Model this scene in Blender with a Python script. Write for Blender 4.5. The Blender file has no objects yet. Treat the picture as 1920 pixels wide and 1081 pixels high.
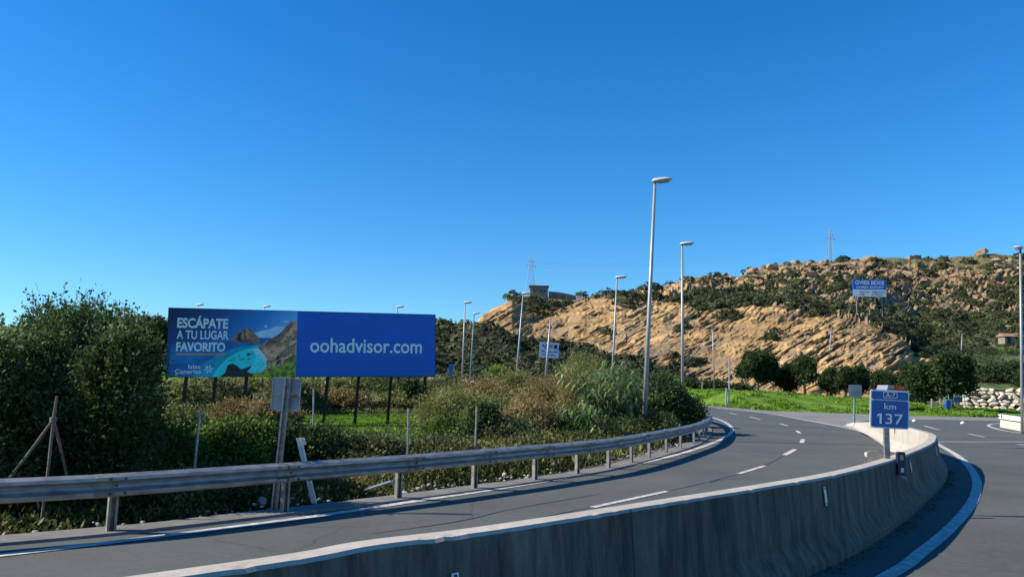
import bpy, math, random
import numpy as np
from mathutils import Vector, Matrix
random.seed(7); RNG = np.random.default_rng(7)
C = bpy.context.scene.collection
SC = bpy.context.scene

# ------------------------------------------------------------------ camera
F = 1450.0; HY = 713.0; ROLL = math.radians(1.5); H = 1.9
PIT = math.atan((HY - 540.5) / F)
fw = Vector((0, math.cos(PIT), math.sin(PIT))); u0 = Vector((0, -math.sin(PIT), math.cos(PIT))); r0 = Vector((1, 0, 0))
RT = math.cos(ROLL) * r0 + math.sin(ROLL) * u0
UP = -math.sin(ROLL) * r0 + math.cos(ROLL) * u0
cam_d = bpy.data.cameras.new('camera'); cam = bpy.data.objects.new('camera', cam_d); C.objects.link(cam)
cam.matrix_world = Matrix(((RT.x, UP.x, -fw.x, 0), (RT.y, UP.y, -fw.y, 0), (RT.z, UP.z, -fw.z, H), (0, 0, 0, 1)))
cam_d.sensor_width = 36; cam_d.lens = 36 * F / 1920; cam_d.clip_start = 0.05; cam_d.clip_end = 8000
SC.camera = cam
# ------------------------------------------------------------------ light
SUN_EL = math.radians(35); SUN_AZ = math.radians(-3)      # sun stands left of the view, a little ahead
sd = Vector((-math.cos(SUN_AZ) * math.cos(SUN_EL), math.sin(SUN_AZ) * math.cos(SUN_EL), math.sin(SUN_EL)))
sl = bpy.data.lights.new('sun', 'SUN'); sl.energy = 5.0; sl.angle = math.radians(0.5); sl.color = (1.0, 0.93, 0.82)
so = bpy.data.objects.new('sun', sl); C.objects.link(so)
so.rotation_euler = sd.to_track_quat('Z', 'Y').to_euler()
w = bpy.data.worlds.new('World'); SC.world = w; w.use_nodes = True
nt = w.node_tree; nt.nodes.clear()
sky = nt.nodes.new('ShaderNodeTexSky'); sky.sky_type = 'NISHITA'; sky.sun_disc = False
sky.sun_elevation = SUN_EL; sky.sun_rotation = math.atan2(sd.x, sd.y)
sky.altitude = 0; sky.air_density = 1.0; sky.dust_density = 0.0; sky.ozone_density = 5.0
hs = nt.nodes.new('ShaderNodeHueSaturation'); hs.inputs['Saturation'].default_value = 1.30
bg = nt.nodes.new('ShaderNodeBackground'); bg.inputs['Strength'].default_value = 0.085
wo = nt.nodes.new('ShaderNodeOutputWorld')
tcw = nt.nodes.new('ShaderNodeTexCoord'); va = nt.nodes.new('ShaderNodeVectorMath'); va.operation = 'MULTIPLY_ADD'; va.inputs[1].default_value = (1, 1, .80); va.inputs[2].default_value = (0, 0, .02)
vn = nt.nodes.new('ShaderNodeVectorMath'); vn.operation = 'NORMALIZE'
nt.links.new(tcw.outputs['Generated'], va.inputs[0]); nt.links.new(va.outputs[0], vn.inputs[0]); nt.links.new(vn.outputs[0], sky.inputs['Vector'])
tn = nt.nodes.new('ShaderNodeMixRGB'); tn.blend_type = 'MULTIPLY'; tn.inputs[0].default_value = 1; tn.inputs[2].default_value = (.72, 1.03, 1.19, 1)
nt.links.new(sky.outputs[0], hs.inputs['Color']); nt.links.new(hs.outputs[0], tn.inputs[1]); nt.links.new(tn.outputs[0], bg.inputs['Color']); nt.links.new(bg.outputs[0], wo.inputs[0])
SC.view_settings.view_transform = 'Standard'; SC.view_settings.look = 'None'
SC.view_settings.exposure = 0.70; SC.view_settings.gamma = 1.0

# ------------------------------------------------------------------ helpers
def ray(px, py):
    return fw + RT * ((px - 960) / F) + UP * ((540.5 - py) / F)
def G(px, py, z=0.0):
    d = ray(px, py); t = (z - H) / d.z
    return Vector((d.x * t, d.y * t, z))
def at(px, py, Y):
    d = ray(px, py); t = Y / d.y
    return Vector((d.x * t, Y, H + d.z * t))
def proj(P):
    P = np.asarray(P, float) - np.array([0, 0, H])
    f_, r_, u_ = (np.array(v) for v in (fw, RT, UP))
    z = P @ f_; return 960 + F * (P @ r_) / z, 540.5 - F * (P @ u_) / z

def _hash(ix, iy, s):
    h = (ix * 374761393 + iy * 668265263 + s * 974711) & 0x7fffffff
    h = ((h ^ (h >> 13)) * 1274126177) & 0x7fffffff
    return ((h ^ (h >> 16)) & 0xffff) / 65535.0
def vnoise(x, y, s=0):
    x = np.asarray(x, float); y = np.asarray(y, float)
    ix = np.floor(x).astype(np.int64); iy = np.floor(y).astype(np.int64)
    fx = x - ix; fy = y - iy; fx = fx * fx * (3 - 2 * fx); fy = fy * fy * (3 - 2 * fy)
    a = _hash(ix, iy, s); b = _hash(ix + 1, iy, s); c = _hash(ix, iy + 1, s); d = _hash(ix + 1, iy + 1, s)
    return (a + (b - a) * fx) * (1 - fy) + (c + (d - c) * fx) * fy
def fbm(x, y, s=0, o=4):
    v = 0; a = 0.5; t = 0
    for i in range(o):
        v = v + a * vnoise(np.asarray(x) * 2 ** i, np.asarray(y) * 2 ** i, s + i * 17); t += a; a *= 0.5
    return v / t
def sstep(a, b, x):
    t = np.clip((np.asarray(x, float) - a) / (b - a), 0, 1); return t * t * (3 - 2 * t)
def inpoly(x, y, poly):
    r = np.zeros(np.shape(x), bool); n = len(poly)
    for i in range(n):
        x1, y1 = poly[i]; x2, y2 = poly[(i + 1) % n]
        if y1 == y2: continue
        c = ((y1 > y) != (y2 > y)) & (x < (x2 - x1) * (y - y1) / (y2 - y1) + x1)
        r ^= c
    return r

def tag(o, label=None, cat=None, group=None, kind=None):
    if label: o['label'] = label
    if cat: o['category'] = cat
    if group: o['group'] = group
    if kind: o['kind'] = kind
    return o
def empty(name, loc):
    o = bpy.data.objects.new(name, None); C.objects.link(o); o.location = loc; o.empty_display_size = 0.2
    return o
def mesh(name, V, Fc, mat, parent=None, origin=None, smooth=False, attrs=None, midx=None):
    """one mesh object; V in world coordinates, stored relative to origin / parent"""
    V = np.asarray(V, np.float64).reshape(-1, 3)
    if parent is not None:
        org = np.array(parent.matrix_basis.translation); p = parent.parent
        while p is not None: org = org + np.array(p.matrix_basis.translation); p = p.parent
        V = V - org
    elif origin is not None:
        V = V - np.array(origin)
    me = bpy.data.meshes.new(name)
    if isinstance(Fc, np.ndarray):
        k = Fc.shape[1]; n = Fc.shape[0]
        me.vertices.add(len(V)); me.vertices.foreach_set('co', V.astype(np.float32).ravel())
        me.loops.add(n * k); me.loops.foreach_set('vertex_index', Fc.astype(np.int32).ravel())
        me.polygons.add(n); me.polygons.foreach_set('loop_start', np.arange(0, n * k, k, dtype=np.int32))
        me.polygons.foreach_set('loop_total', np.full(n, k, np.int32)); me.update(calc_edges=True)
    else:
        me.from_pydata(V.tolist(), [], Fc); me.update()
    for m in (mat if isinstance(mat, (list, tuple)) else [mat]): me.materials.append(m)
    if midx is not None: me.polygons.foreach_set('material_index', np.asarray(midx, np.int32))
    if smooth: me.polygons.foreach_set('use_smooth', np.ones(len(me.polygons), bool))
    if attrs:
        for k_, a in attrs.items():
            at_ = me.attributes.new(k_, 'FLOAT', 'POINT'); at_.data.foreach_set('value', np.asarray(a, np.float32))
    o = bpy.data.objects.new(name, me); C.objects.link(o)
    if parent is not None: o.parent = parent
    elif origin is not None: o.location = origin
    return o

class MB:
    def __init__(s): s.v = []; s.f = []; s.m = []
    def add(s, V, Fs, mi=0):
        b = len(s.v); s.v += [tuple(v) for v in V]; s.f += [[b + i for i in f] for f in Fs]; s.m += [mi] * len(Fs); return s
    def box(s, c, sx, sy, sz, X=(1, 0, 0), Y=None, Z=(0, 0, 1), mi=0):
        """c = centre, full sizes along X, Y, Z axes"""
        X = Vector(X).normalized(); Z = Vector(Z).normalized(); Y = Vector(Y).normalized() if Y else Z.cross(X).normalized()
        c = Vector(c); V = []
        for i in (-.5, .5):
            for j in (-.5, .5):
                for k in (-.5, .5): V.append(c + X * sx * i + Y * sy * j + Z * sz * k)
        return s.add(V, [(0, 1, 3, 2), (4, 6, 7, 5), (0, 4, 5, 1), (2, 3, 7, 6), (0, 2, 6, 4), (1, 5, 7, 3)], mi)
    def tube(s, pts, rad, n=8, cap=True, mi=0):
        pts = [Vector(p) for p in pts]; L = len(pts)
        if not hasattr(rad, '__len__'): rad = [rad] * L
        V = []; prev = None
        for i, p in enumerate(pts):
            t = (pts[min(i + 1, L - 1)] - pts[max(i - 1, 0)]).normalized()
            if prev is None:
                a = Vector((0, 0, 1)) if abs(t.z) < .9 else Vector((1, 0, 0))
                x = t.cross(a).normalized()
            else: x = (prev - t * prev.dot(t)).normalized()
            prev = x; y = t.cross(x)
            for k in range(n):
                a = 2 * math.pi * k / n; V.append(p + (x * math.cos(a) + y * math.sin(a)) * rad[i])
        Fs = []
        for i in range(L - 1):
            for k in range(n):
                Fs.append((i * n + k, i * n + (k + 1) % n, (i + 1) * n + (k + 1) % n, (i + 1) * n + k))
        if cap: Fs += [tuple(range(n))[::-1], tuple((L - 1) * n + k for k in range(n))]
        return s.add(V, Fs, mi)
    def prism(s, poly, fr, w0, w1, mi=0):
        """2D polygon (u,v) in frame fr extruded from w0 to w1"""
        n = len(poly); V = [fr(u, v, w0) for u, v in poly] + [fr(u, v, w1) for u, v in poly]
        Fs = [tuple(range(n))[::-1], tuple(range(n, 2 * n))] + [(i, (i + 1) % n, n + (i + 1) % n, n + i) for i in range(n)]
        return s.add(V, Fs, mi)
    def build(s, name, mat, parent=None, origin=None, smooth=False):
        multi = isinstance(mat, (list, tuple))
        o = mesh(name, s.v, s.f, mat, parent, origin, smooth, midx=s.m if multi else None)
        return o

def frame(P0, ux, uy):
    P0 = Vector(P0); ux = Vector(ux).normalized(); uy = Vector(uy).normalized(); un = ux.cross(uy).normalized()
    return lambda u, v, w_=0.0: P0 + ux * u + uy * v + un * w_
def rrect(x0, y0, x1, y1, r, n=5):
    P = []
    for cx, cy, a in ((x1 - r, y1 - r, 0), (x0 + r, y1 - r, 90), (x0 + r, y0 + r, 180), (x1 - r, y0 + r, 270)):
        for i in range(n + 1):
            t = math.radians(a + 90 * i / n); P.append((cx + r * math.cos(t), cy + r * math.sin(t)))
    return P
def text(body, fr, box, mat, parent, name='lettering', w0=0.004, bold=0.0, w1=None):
    """lettering fitted in box (u0,v0,u1,v1) of frame fr"""
    cu = bpy.data.curves.new('t', 'FONT'); cu.body = body; cu.size = 1; cu.offset = bold; cu.resolution_u = 4
    o = bpy.data.objects.new('t', cu); C.objects.link(o); bpy.context.view_layer.update()
    me = bpy.data.meshes.new_from_object(o.evaluated_get(bpy.context.evaluated_depsgraph_get()))
    V = np.array([v.co[:] for v in me.vertices]); Fs = [tuple(p.vertices) for p in me.polygons]
    bpy.data.objects.remove(o)
    lo = V.min(0); hi = V.max(0); sx = (box[2] - box[0]) / (hi[0] - lo[0]); sy = (box[3] - box[1]) / (hi[1] - lo[1])
    W = [fr(box[0] + (v[0] - lo[0]) * sx, box[1] + (v[1] - lo[1]) * sy, w0) for v in V]
    return mesh(name, W, Fs, mat, parent)

def catmull(P, step):
    P = [np.array(p[:2], float) for p in P]; P = [2 * P[0] - P[1]] + P + [2 * P[-1] - P[-2]]
    out = []
    for i in range(1, len(P) - 2):
        p0, p1, p2, p3 = P[i - 1:i + 3]; n = max(2, int(np.linalg.norm(p2 - p1) / step * 2))
        for k in range(n):
            t = k / n
            out.append(.5 * ((2 * p1) + (-p0 + p2) * t + (2 * p0 - 5 * p1 + 4 * p2 - p3) * t * t + (-p0 + 3 * p1 - 3 * p2 + p3) * t ** 3))
    out.append(P[-2]); out = np.array(out)
    for _ in range(3): out[1:-1] = .25 * out[:-2] + .5 * out[1:-1] + .25 * out[2:]
    d = np.r_[0, np.cumsum(np.linalg.norm(np.diff(out, axis=0), axis=1))]
    n = max(2, int(d[-1] / step)); s = np.linspace(0, d[-1], n + 1)
    return np.c_[np.interp(s, d, out[:, 0]), np.interp(s, d, out[:, 1])], s
def tangents(Q):
    T = np.gradient(Q, axis=0); return T / np.linalg.norm(T, axis=1)[:, None]
def ribbon(P, w_, z, step=.4, off=0.0):
    Q, s = catmull(P, step); T = tangents(Q); N = np.c_[T[:, 1], -T[:, 0]]
    ww = np.interp(s / s[-1], np.linspace(0, 1, len(w_)), w_) if hasattr(w_, '__len__') else np.full(len(Q), w_)
    A = Q + N * (off - ww[:, None] / 2); B = Q + N * (off + ww[:, None] / 2)
    n = len(Q); V = np.zeros((2 * n, 3)); V[:n, :2] = A; V[n:, :2] = B; V[:, 2] = z
    return V, [(i, n + i, n + i + 1, i + 1) for i in range(n - 1)]
def sweep(Q, prof, z0=0.0, zs=None, close=True):
    """prof: list of (side, z); side is to the right of travel. returns V (n*k), F array"""
    T = tangents(Q); N = np.c_[T[:, 1], -T[:, 0]]; k = len(prof); n = len(Q); V = np.zeros((n, k, 3))
    for j, (a, z) in enumerate(prof):
        V[:, j, :2] = Q + N * a; V[:, j, 2] = z0 + z * (zs if zs is not None else 1)
    Fs = []
    for i in range(n - 1):
        for j in range(k if close else k - 1):
            j2 = (j + 1) % k; Fs.append((i * k + j, i * k + j2, (i + 1) * k + j2, (i + 1) * k + j))
    if close: Fs += [tuple(range(k))[::-1], tuple((n - 1) * k + j for j in range(k))]
    return V.reshape(-1, 3), Fs

# ------------------------------------------------------------------ materials
def mat(name, col, rough=.7, metal=0.0, var=0.0, vscale=3.0, col2=None, bump=0.0, bscale=20.0, spec=0.5, stretch=None, detail=5):
    m = bpy.data.materials.new(name); m.use_nodes = True; n = m.node_tree; b = n.nodes['Principled BSDF']
    b.inputs['Roughness'].default_value = rough; b.inputs['Metallic'].default_value = metal
    b.inputs['Specular IOR Level'].default_value = spec; b.inputs['Base Color'].default_value = (*col, 1)
    if var or col2 or bump:
        tc = n.nodes.new('ShaderNodeTexCoord'); mp = n.nodes.new('ShaderNodeMapping'); n.links.new(tc.outputs['Object'], mp.inputs[0])
        if stretch: mp.inputs['Scale'].default_value = stretch
    if var or col2:
        no = n.nodes.new('ShaderNodeTexNoise'); no.inputs['Scale'].default_value = vscale; no.inputs['Detail'].default_value = detail
        n.links.new(mp.outputs[0], no.inputs['Vector'])
        cr = n.nodes.new('ShaderNodeValToRGB'); n.links.new(no.outputs['Fac'], cr.inputs[0])
        c2 = col2 or tuple(c * (1 + var) for c in col); c1 = col if col2 else tuple(c * (1 - var) for c in col)
        cr.color_ramp.elements[0].position = .35; cr.color_ramp.elements[0].color = (*c1, 1)
        cr.color_ramp.elements[1].position = .65; cr.color_ramp.elements[1].color = (*c2, 1)
        n.links.new(cr.outputs[0], b.inputs['Base Color'])
    if bump:
        nb = n.nodes.new('ShaderNodeTexNoise'); nb.inputs['Scale'].default_value = bscale; nb.inputs['Detail'].default_value = 6
        n.links.new(mp.outputs[0], nb.inputs['Vector'])
        bp = n.nodes.new('ShaderNodeBump'); bp.inputs['Strength'].default_value = bump; bp.inputs['Distance'].default_value = .02
        n.links.new(nb.outputs['Fac'], bp.inputs['Height']); n.links.new(bp.outputs[0], b.inputs['Normal'])
    return m
def leafmat(name, c1, c2, c3=None, trans=.35, rough=.6, nscale=1.2, spec=.22):
    m = bpy.data.materials.new(name); m.use_nodes = True; n = m.node_tree; b = n.nodes['Principled BSDF']; L = n.links
    b.inputs['Roughness'].default_value = rough; b.inputs['Specular IOR Level'].default_value = spec
    g = n.nodes.new('ShaderNodeNewGeometry'); tc = n.nodes.new('ShaderNodeTexCoord')
    no = n.nodes.new('ShaderNodeTexNoise'); no.inputs['Scale'].default_value = nscale; L.new(tc.outputs['Object'], no.inputs['Vector'])
    ad = n.nodes.new('ShaderNodeMath'); ad.operation = 'MULTIPLY_ADD'; ad.inputs[1].default_value = .55
    L.new(g.outputs['Random Per Island'], ad.inputs[0])
    mu = n.nodes.new('ShaderNodeMath'); mu.operation = 'MULTIPLY_ADD'; mu.inputs[1].default_value = 1.6; mu.inputs[2].default_value = -.55
    L.new(no.outputs['Fac'], mu.inputs[0]); L.new(mu.outputs[0], ad.inputs[2])
    cr = n.nodes.new('ShaderNodeValToRGB'); L.new(ad.outputs[0], cr.inputs[0])
    e = cr.color_ramp.elements; e[0].position = .15; e[0].color = (*c1, 1); e[1].position = .75; e[1].color = (*c2, 1)
    if c3: x = e.new(.93); x.color = (*c3, 1)
    L.new(cr.outputs[0], b.inputs['Base Color'])
    t = n.nodes.new('ShaderNodeBsdfTranslucent'); L.new(cr.outputs[0], t.inputs['Color'])
    mx = n.nodes.new('ShaderNodeMixShader'); mx.inputs[0].default_value = trans
    L.new(b.outputs[0], mx.inputs[1]); L.new(t.outputs[0], mx.inputs[2]); L.new(mx.outputs[0], n.nodes['Material Output'].inputs[0])
    return m

def asphalt(name, base, seed=0.0):
    m = bpy.data.materials.new(name); m.use_nodes = True; n = m.node_tree; b = n.nodes['Principled BSDF']; L = n.links
    b.inputs['Roughness'].default_value = .85; b.inputs['Specular IOR Level'].default_value = .2
    tc = n.nodes.new('ShaderNodeTexCoord')
    def noise(s, d=4, r=.6):
        x = n.nodes.new('ShaderNodeTexNoise'); x.inputs['Scale'].default_value = s; x.inputs['Detail'].default_value = d
        x.inputs['Roughness'].default_value = r; L.new(tc.outputs['Object'], x.inputs['Vector']); return x
    fine = noise(95, 3, .8); mid = noise(9, 4); big = noise(.35, 5)
    def mad(src, k, c):
        x = n.nodes.new('ShaderNodeMath'); x.operation = 'MULTIPLY_ADD'; x.inputs[1].default_value = k
        if isinstance(c, float): x.inputs[2].default_value = c
        else: L.new(c.outputs[0], x.inputs[2])
        L.new(src.outputs['Fac' if 'Fac' in src.outputs else 0], x.inputs[0]); return x
    a = mad(fine, 2.2, -1.1 + 1 - .25 - .35); a = mad(mid, .5, a); a = mad(big, .85, a)
    # cracks
    vo = n.nodes.new('ShaderNodeTexVoronoi'); vo.feature = 'DISTANCE_TO_EDGE'; vo.inputs['Scale'].default_value = .22
    wn = noise(1.3, 5); mxv = n.nodes.new('ShaderNodeMixRGB'); mxv.inputs[0].default_value = .3
    L.new(tc.outputs['Object'], mxv.inputs[1]); L.new(wn.outputs['Color'], mxv.inputs[2]); L.new(mxv.outputs[0], vo.inputs['Vector'])
    ck = n.nodes.new('ShaderNodeMapRange'); ck.inputs[1].default_value = 0.0; ck.inputs[2].default_value = .0035
    ck.inputs[3].default_value = .72; ck.inputs[4].default_value = 1.0; L.new(vo.outputs['Distance'], ck.inputs[0])
    mm = n.nodes.new('ShaderNodeMath'); mm.operation = 'MULTIPLY'; L.new(a.outputs[0], mm.inputs[0]); L.new(ck.outputs[0], mm.inputs[1])
    vm = n.nodes.new('ShaderNodeVectorMath'); vm.operation = 'SCALE'; vm.inputs[0].default_value = base; L.new(mm.outputs[0], vm.inputs['Scale'])
    L.new(vm.outputs[0], b.inputs['Base Color'])
    bp = n.nodes.new('ShaderNodeBump'); bp.inputs['Strength'].default_value = .5; bp.inputs['Distance'].default_value = .006
    L.new(fine.outputs['Fac'], bp.inputs['Height']); L.new(bp.outputs[0], b.inputs['Normal'])
    return m
def concrete(name, base, stain=.5, rough=.85, streak=True):
    m = bpy.data.materials.new(name); m.use_nodes = True; n = m.node_tree; b = n.nodes['Principled BSDF']; L = n.links
    b.inputs['Roughness'].default_value = rough; b.inputs['Specular IOR Level'].default_value = .3
    tc = n.nodes.new('ShaderNodeTexCoord')
    def noise(sc, s, d=5, r=.6):
        mp = n.nodes.new('ShaderNodeMapping'); mp.inputs['Scale'].default_value = sc; L.new(tc.outputs['Object'], mp.inputs[0])
        x = n.nodes.new('ShaderNodeTexNoise'); x.inputs['Scale'].default_value = s; x.inputs['Detail'].default_value = d
        x.inputs['Roughness'].default_value = r; L.new(mp.outputs[0], x.inputs['Vector']); return x
    st = noise((1, 1, .12), 7, 6, .7); bl = noise((1, 1, 1), 1.6, 6, .65); fi = noise((1, 1, 1), 60, 3, .7)
    def mr(src, a, b_, c, d):
        x = n.nodes.new('ShaderNodeMapRange'); x.inputs[1].default_value = a; x.inputs[2].default_value = b_
        x.inputs[3].default_value = c; x.inputs[4].default_value = d; L.new(src.outputs['Fac'], x.inputs[0]); return x
    p = mr(st, .38, .62, 1 - stain * (1 if streak else .2), 1.08); q = mr(bl, .3, .7, 1 - stain * .6, 1.1); r = mr(fi, .3, .7, .88, 1.1)
    m1 = n.nodes.new('ShaderNodeMath'); m1.operation = 'MULTIPLY'; L.new(p.outputs[0], m1.inputs[0]); L.new(q.outputs[0], m1.inputs[1])
    m2 = n.nodes.new('ShaderNodeMath'); m2.operation = 'MULTIPLY'; L.new(m1.outputs[0], m2.inputs[0]); L.new(r.outputs[0], m2.inputs[1])
    vm = n.nodes.new('ShaderNodeVectorMath'); vm.operation = 'SCALE'; vm.inputs[0].default_value = base; L.new(m2.outputs[0], vm.inputs['Scale'])
    L.new(vm.outputs[0], b.inputs['Base Color'])
    bp = n.nodes.new('ShaderNodeBump'); bp.inputs['Strength'].default_value = .5; bp.inputs['Distance'].default_value = .01
    L.new(bl.outputs['Fac'], bp.inputs['Height'])
    bp2 = n.nodes.new('ShaderNodeBump'); bp2.inputs['Strength'].default_value = .35; bp2.inputs['Distance'].default_value = .004
    L.new(fi.outputs['Fac'], bp2.inputs['Height']); L.new(bp.outputs[0], bp2.inputs['Normal']); L.new(bp2.outputs[0], b.inputs['Normal'])
    return m

M = dict(
    asph=asphalt('dark_asphalt', (.082, .087, .079)),
    asph2=asphalt('pale_asphalt', (.19, .18, .165)),
    shoulder=asphalt('shoulder_asphalt', (.11, .11, .108)),
    paint=mat('road_paint', (.34, .33, .30), .7, col2=(.60, .57, .52), vscale=7, bump=.3, bscale=60),
    conc=concrete('barrier_concrete', (.175, .14, .105), .55),  # darker copy: shade of the barrier's outer face put into the colour
    conctop=concrete('barrier_top_concrete', (.42, .375, .31), .3, streak=False),  # paler copy: sunlight on the barrier's top and inner side put into the colour
    kerb=concrete('strip_concrete', (.19, .18, .16), .6, streak=False),
    galv=mat('galvanised_steel', (.28, .275, .26), .48, .55, var=.25, vscale=5, stretch=(1, 1, 3), bump=.15, bscale=30),
    galvd=mat('weathered_steel', (.25, .235, .205), .6, .35, var=.3, vscale=9),
    lamp=mat('lamp_post_steel', (.30, .315, .32), .5, .4, var=.08, vscale=2),
    head=mat('lamp_head_paint', (.45, .45, .43), .4),
    lens=mat('lamp_lens', (.28, .27, .25), .15),
    greenpole=mat('green_grey_paint', (.10, .21, .20), .5),
    black=mat('black_steel', (.008, .008, .009), .5, .0, spec=.2),
    dark=mat('dark_bolt', (.05, .05, .05), .6, .4),
    signblue=mat('sign_blue', (.012, .085, .30), .35, var=.06, vscale=5),
    signwhite=mat('sign_white', (.72, .70, .66), .4),
    signback=mat('sign_back', (.24, .27, .30), .5, .4, var=.12, vscale=4),
    white=mat('white_paint', (.80, .78, .74), .5),
    letter=mat('printed_white', (.97, .93, .85), .5),
    boardblue=mat('board_blue', (.003, .125, .55), .5, var=.04, vscale=1),
    orange=mat('orange_print', (.9, .36, .06), .5),
    wood=mat('weathered_wood', (.16, .12, .09), .85, var=.3, vscale=12, stretch=(1, 1, .2)),
    bark=mat('bark', (.11, .085, .06), .9, var=.35, vscale=6, bump=.6, bscale=15),
    stem=mat('stem', (.09, .075, .045), .9, var=.3, vscale=10),
    palestone=mat('pale_boulder', (.50, .43, .31), .9, var=.25, vscale=3, bump=.5, bscale=6),
    joint=mat('earth_joint', (.11, .085, .05), .95, col2=(.06, .075, .03), vscale=3),
    rub=mat('rubble', (.27, .27, .26), .85, var=.45, vscale=4),
    hut=mat('hut_wall', (.22, .185, .15), .9, var=.12, vscale=1),
    hutroof=mat('hut_roof', (.12, .11, .10), .9),
    opening=mat('dark_opening', (.015, .015, .017), .6),
    brownrock=mat('boulder_rock', (.20, .14, .085), .95, col2=(.38, .27, .16), vscale=.7, bump=1.0, bscale=3),
    plastic=mat('navy_plastic', (.01, .015, .045), .35),
    amber=mat('amber_reflector', (.55, .33, .15), .25),
    tarp=mat('blue_tarp', (.012, .08, .22), .5, var=.25, vscale=5),
    red=mat('red_paint', (.5, .05, .025), .4),
    vanwhite=mat('grey_white_paint', (.22, .24, .27), .35),
    glass=mat('dark_glass', (.02, .03, .04), .08),
    tyre=mat('tyre_rubber', (.02, .02, .02), .8),
    ceramic=mat('roof_tile', (.30, .17, .10), .8),
    cream=mat('cream_wall', (.50, .45, .38), .8),
)
M.update(
    leafA=leafmat('shrub_leaf_dark', (.018, .034, .011), (.078, .125, .032), (.27, .33, .13), trans=.42),
    leafB=leafmat('shrub_leaf_green', (.03, .065, .010), (.12, .21, .028), (.28, .36, .09), trans=.42),
    leafC=leafmat('shrub_leaf_grey', (.045, .06, .022), (.14, .16, .06), (.3, .3, .15), trans=.4),
    leafD=leafmat('tree_leaf', (.016, .034, .012), (.055, .095, .026), (.13, .17, .06), nscale=.8),
    leafDry=leafmat('dry_leaf', (.11, .09, .035), (.32, .24, .095), (.50, .34, .13), trans=.4),
    leafOlive=leafmat('olive_scrub', (.075, .09, .022), (.25, .26, .08), (.42, .40, .17), trans=.4),
    leafLime=leafmat('lime_leaf', (.05, .09, .012), (.16, .24, .03), (.3, .3, .05)),
    reed=leafmat('reed_leaf', (.06, .12, .03), (.20, .30, .10), (.42, .44, .22), trans=.4),
    grassb=leafmat('grass_blade', (.06, .12, .012), (.17, .31, .025), (.30, .36, .06), nscale=.5),
    under=leafmat('undergrowth_leaf', (.03, .042, .012), (.12, .14, .035), (.34, .26, .10), trans=.35, nscale=.7),
    hillleaf=leafmat('hill_scrub_leaf', (.018, .027, .009), (.060, .070, .024), (.13, .125, .05), trans=.2, rough=.7, nscale=.05, spec=.2),
)

# ------------------------------------------------------------------ world-space lines of the road
rail_px = [(0, 897), (239, 886), (480, 871), (780, 851), (1025, 832), (1150, 820), (1250, 804), (1312, 791), (1332, 779), (1325, 770), (1292, 762)]
RAILZ = .70
railP = [G(x, y, RAILZ) for x, y in rail_px]
d0 = (railP[0] - railP[1]).normalized()
railP = [railP[0] + d0 * 9 + Vector((-1.0, .4, 0)), railP[0] + d0 * 4.5 + Vector((-.2, .1, 0))] + railP
RQ, RS = catmull(railP, .25)
edgeL_px = [(0, 1041), (167, 1022), (390, 994), (585, 969), (710, 950), (835, 931), (1025, 902), (1150, 879), (1250, 857), (1312, 839), (1355, 822), (1372, 809), (1370, 799), (1357, 790), (1335, 782), (1300, 775)]
edgeL = [G(x, y) for x, y in edgeL_px]
d1 = (edgeL[0] - edgeL[1]).normalized(); edgeL = [edgeL[0] + d1 * 8] + edgeL
edgeR_px = [(1347, 765), (1440, 775), (1513, 788), (1573, 799), (1613, 808), (1640, 820), (1660, 832), (1682, 848)]
edgeR = [G(x, y) for x, y in edgeR_px]
ZRY = [-30, 5, 9, 12, 16.5]; ZRZ = [-.30, -.28, -.21, -.10, 0.0]
def zr(y): return np.interp(y, ZRY, ZRZ)
def GR(px, py):
    p = G(px, py)
    for _ in range(6): p = G(px, py, float(zr(p.y)))
    return p
otop = [G(x, y, .8) for x, y in [(552, 1050), (710, 1021), (940, 992), (1280, 938), (1447, 911), (1580, 887), (1670, 863), (1713, 847), (1747, 831.5), (1756, 822), (1752, 813)]]
bp_ = [(-6.5, -.2), (-4.2, 1.9), (-2.6, 3.55)] + [(p.x, p.y) for p in otop] + [(12.0, 23.0), (12.95, 26.0), (14.6, 30.2), (16.1, 34.4), (17.3, 38.0), (18.1, 41.3)]
BQ, BS = catmull(bp_, .07)
BT = tangents(BQ); BN = np.c_[BT[:, 1], -BT[:, 0]]; BQ = BQ - BN * .10        # centre line
iB17 = int(np.argmin(np.abs(BQ[:, 1] - 17)))
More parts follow.
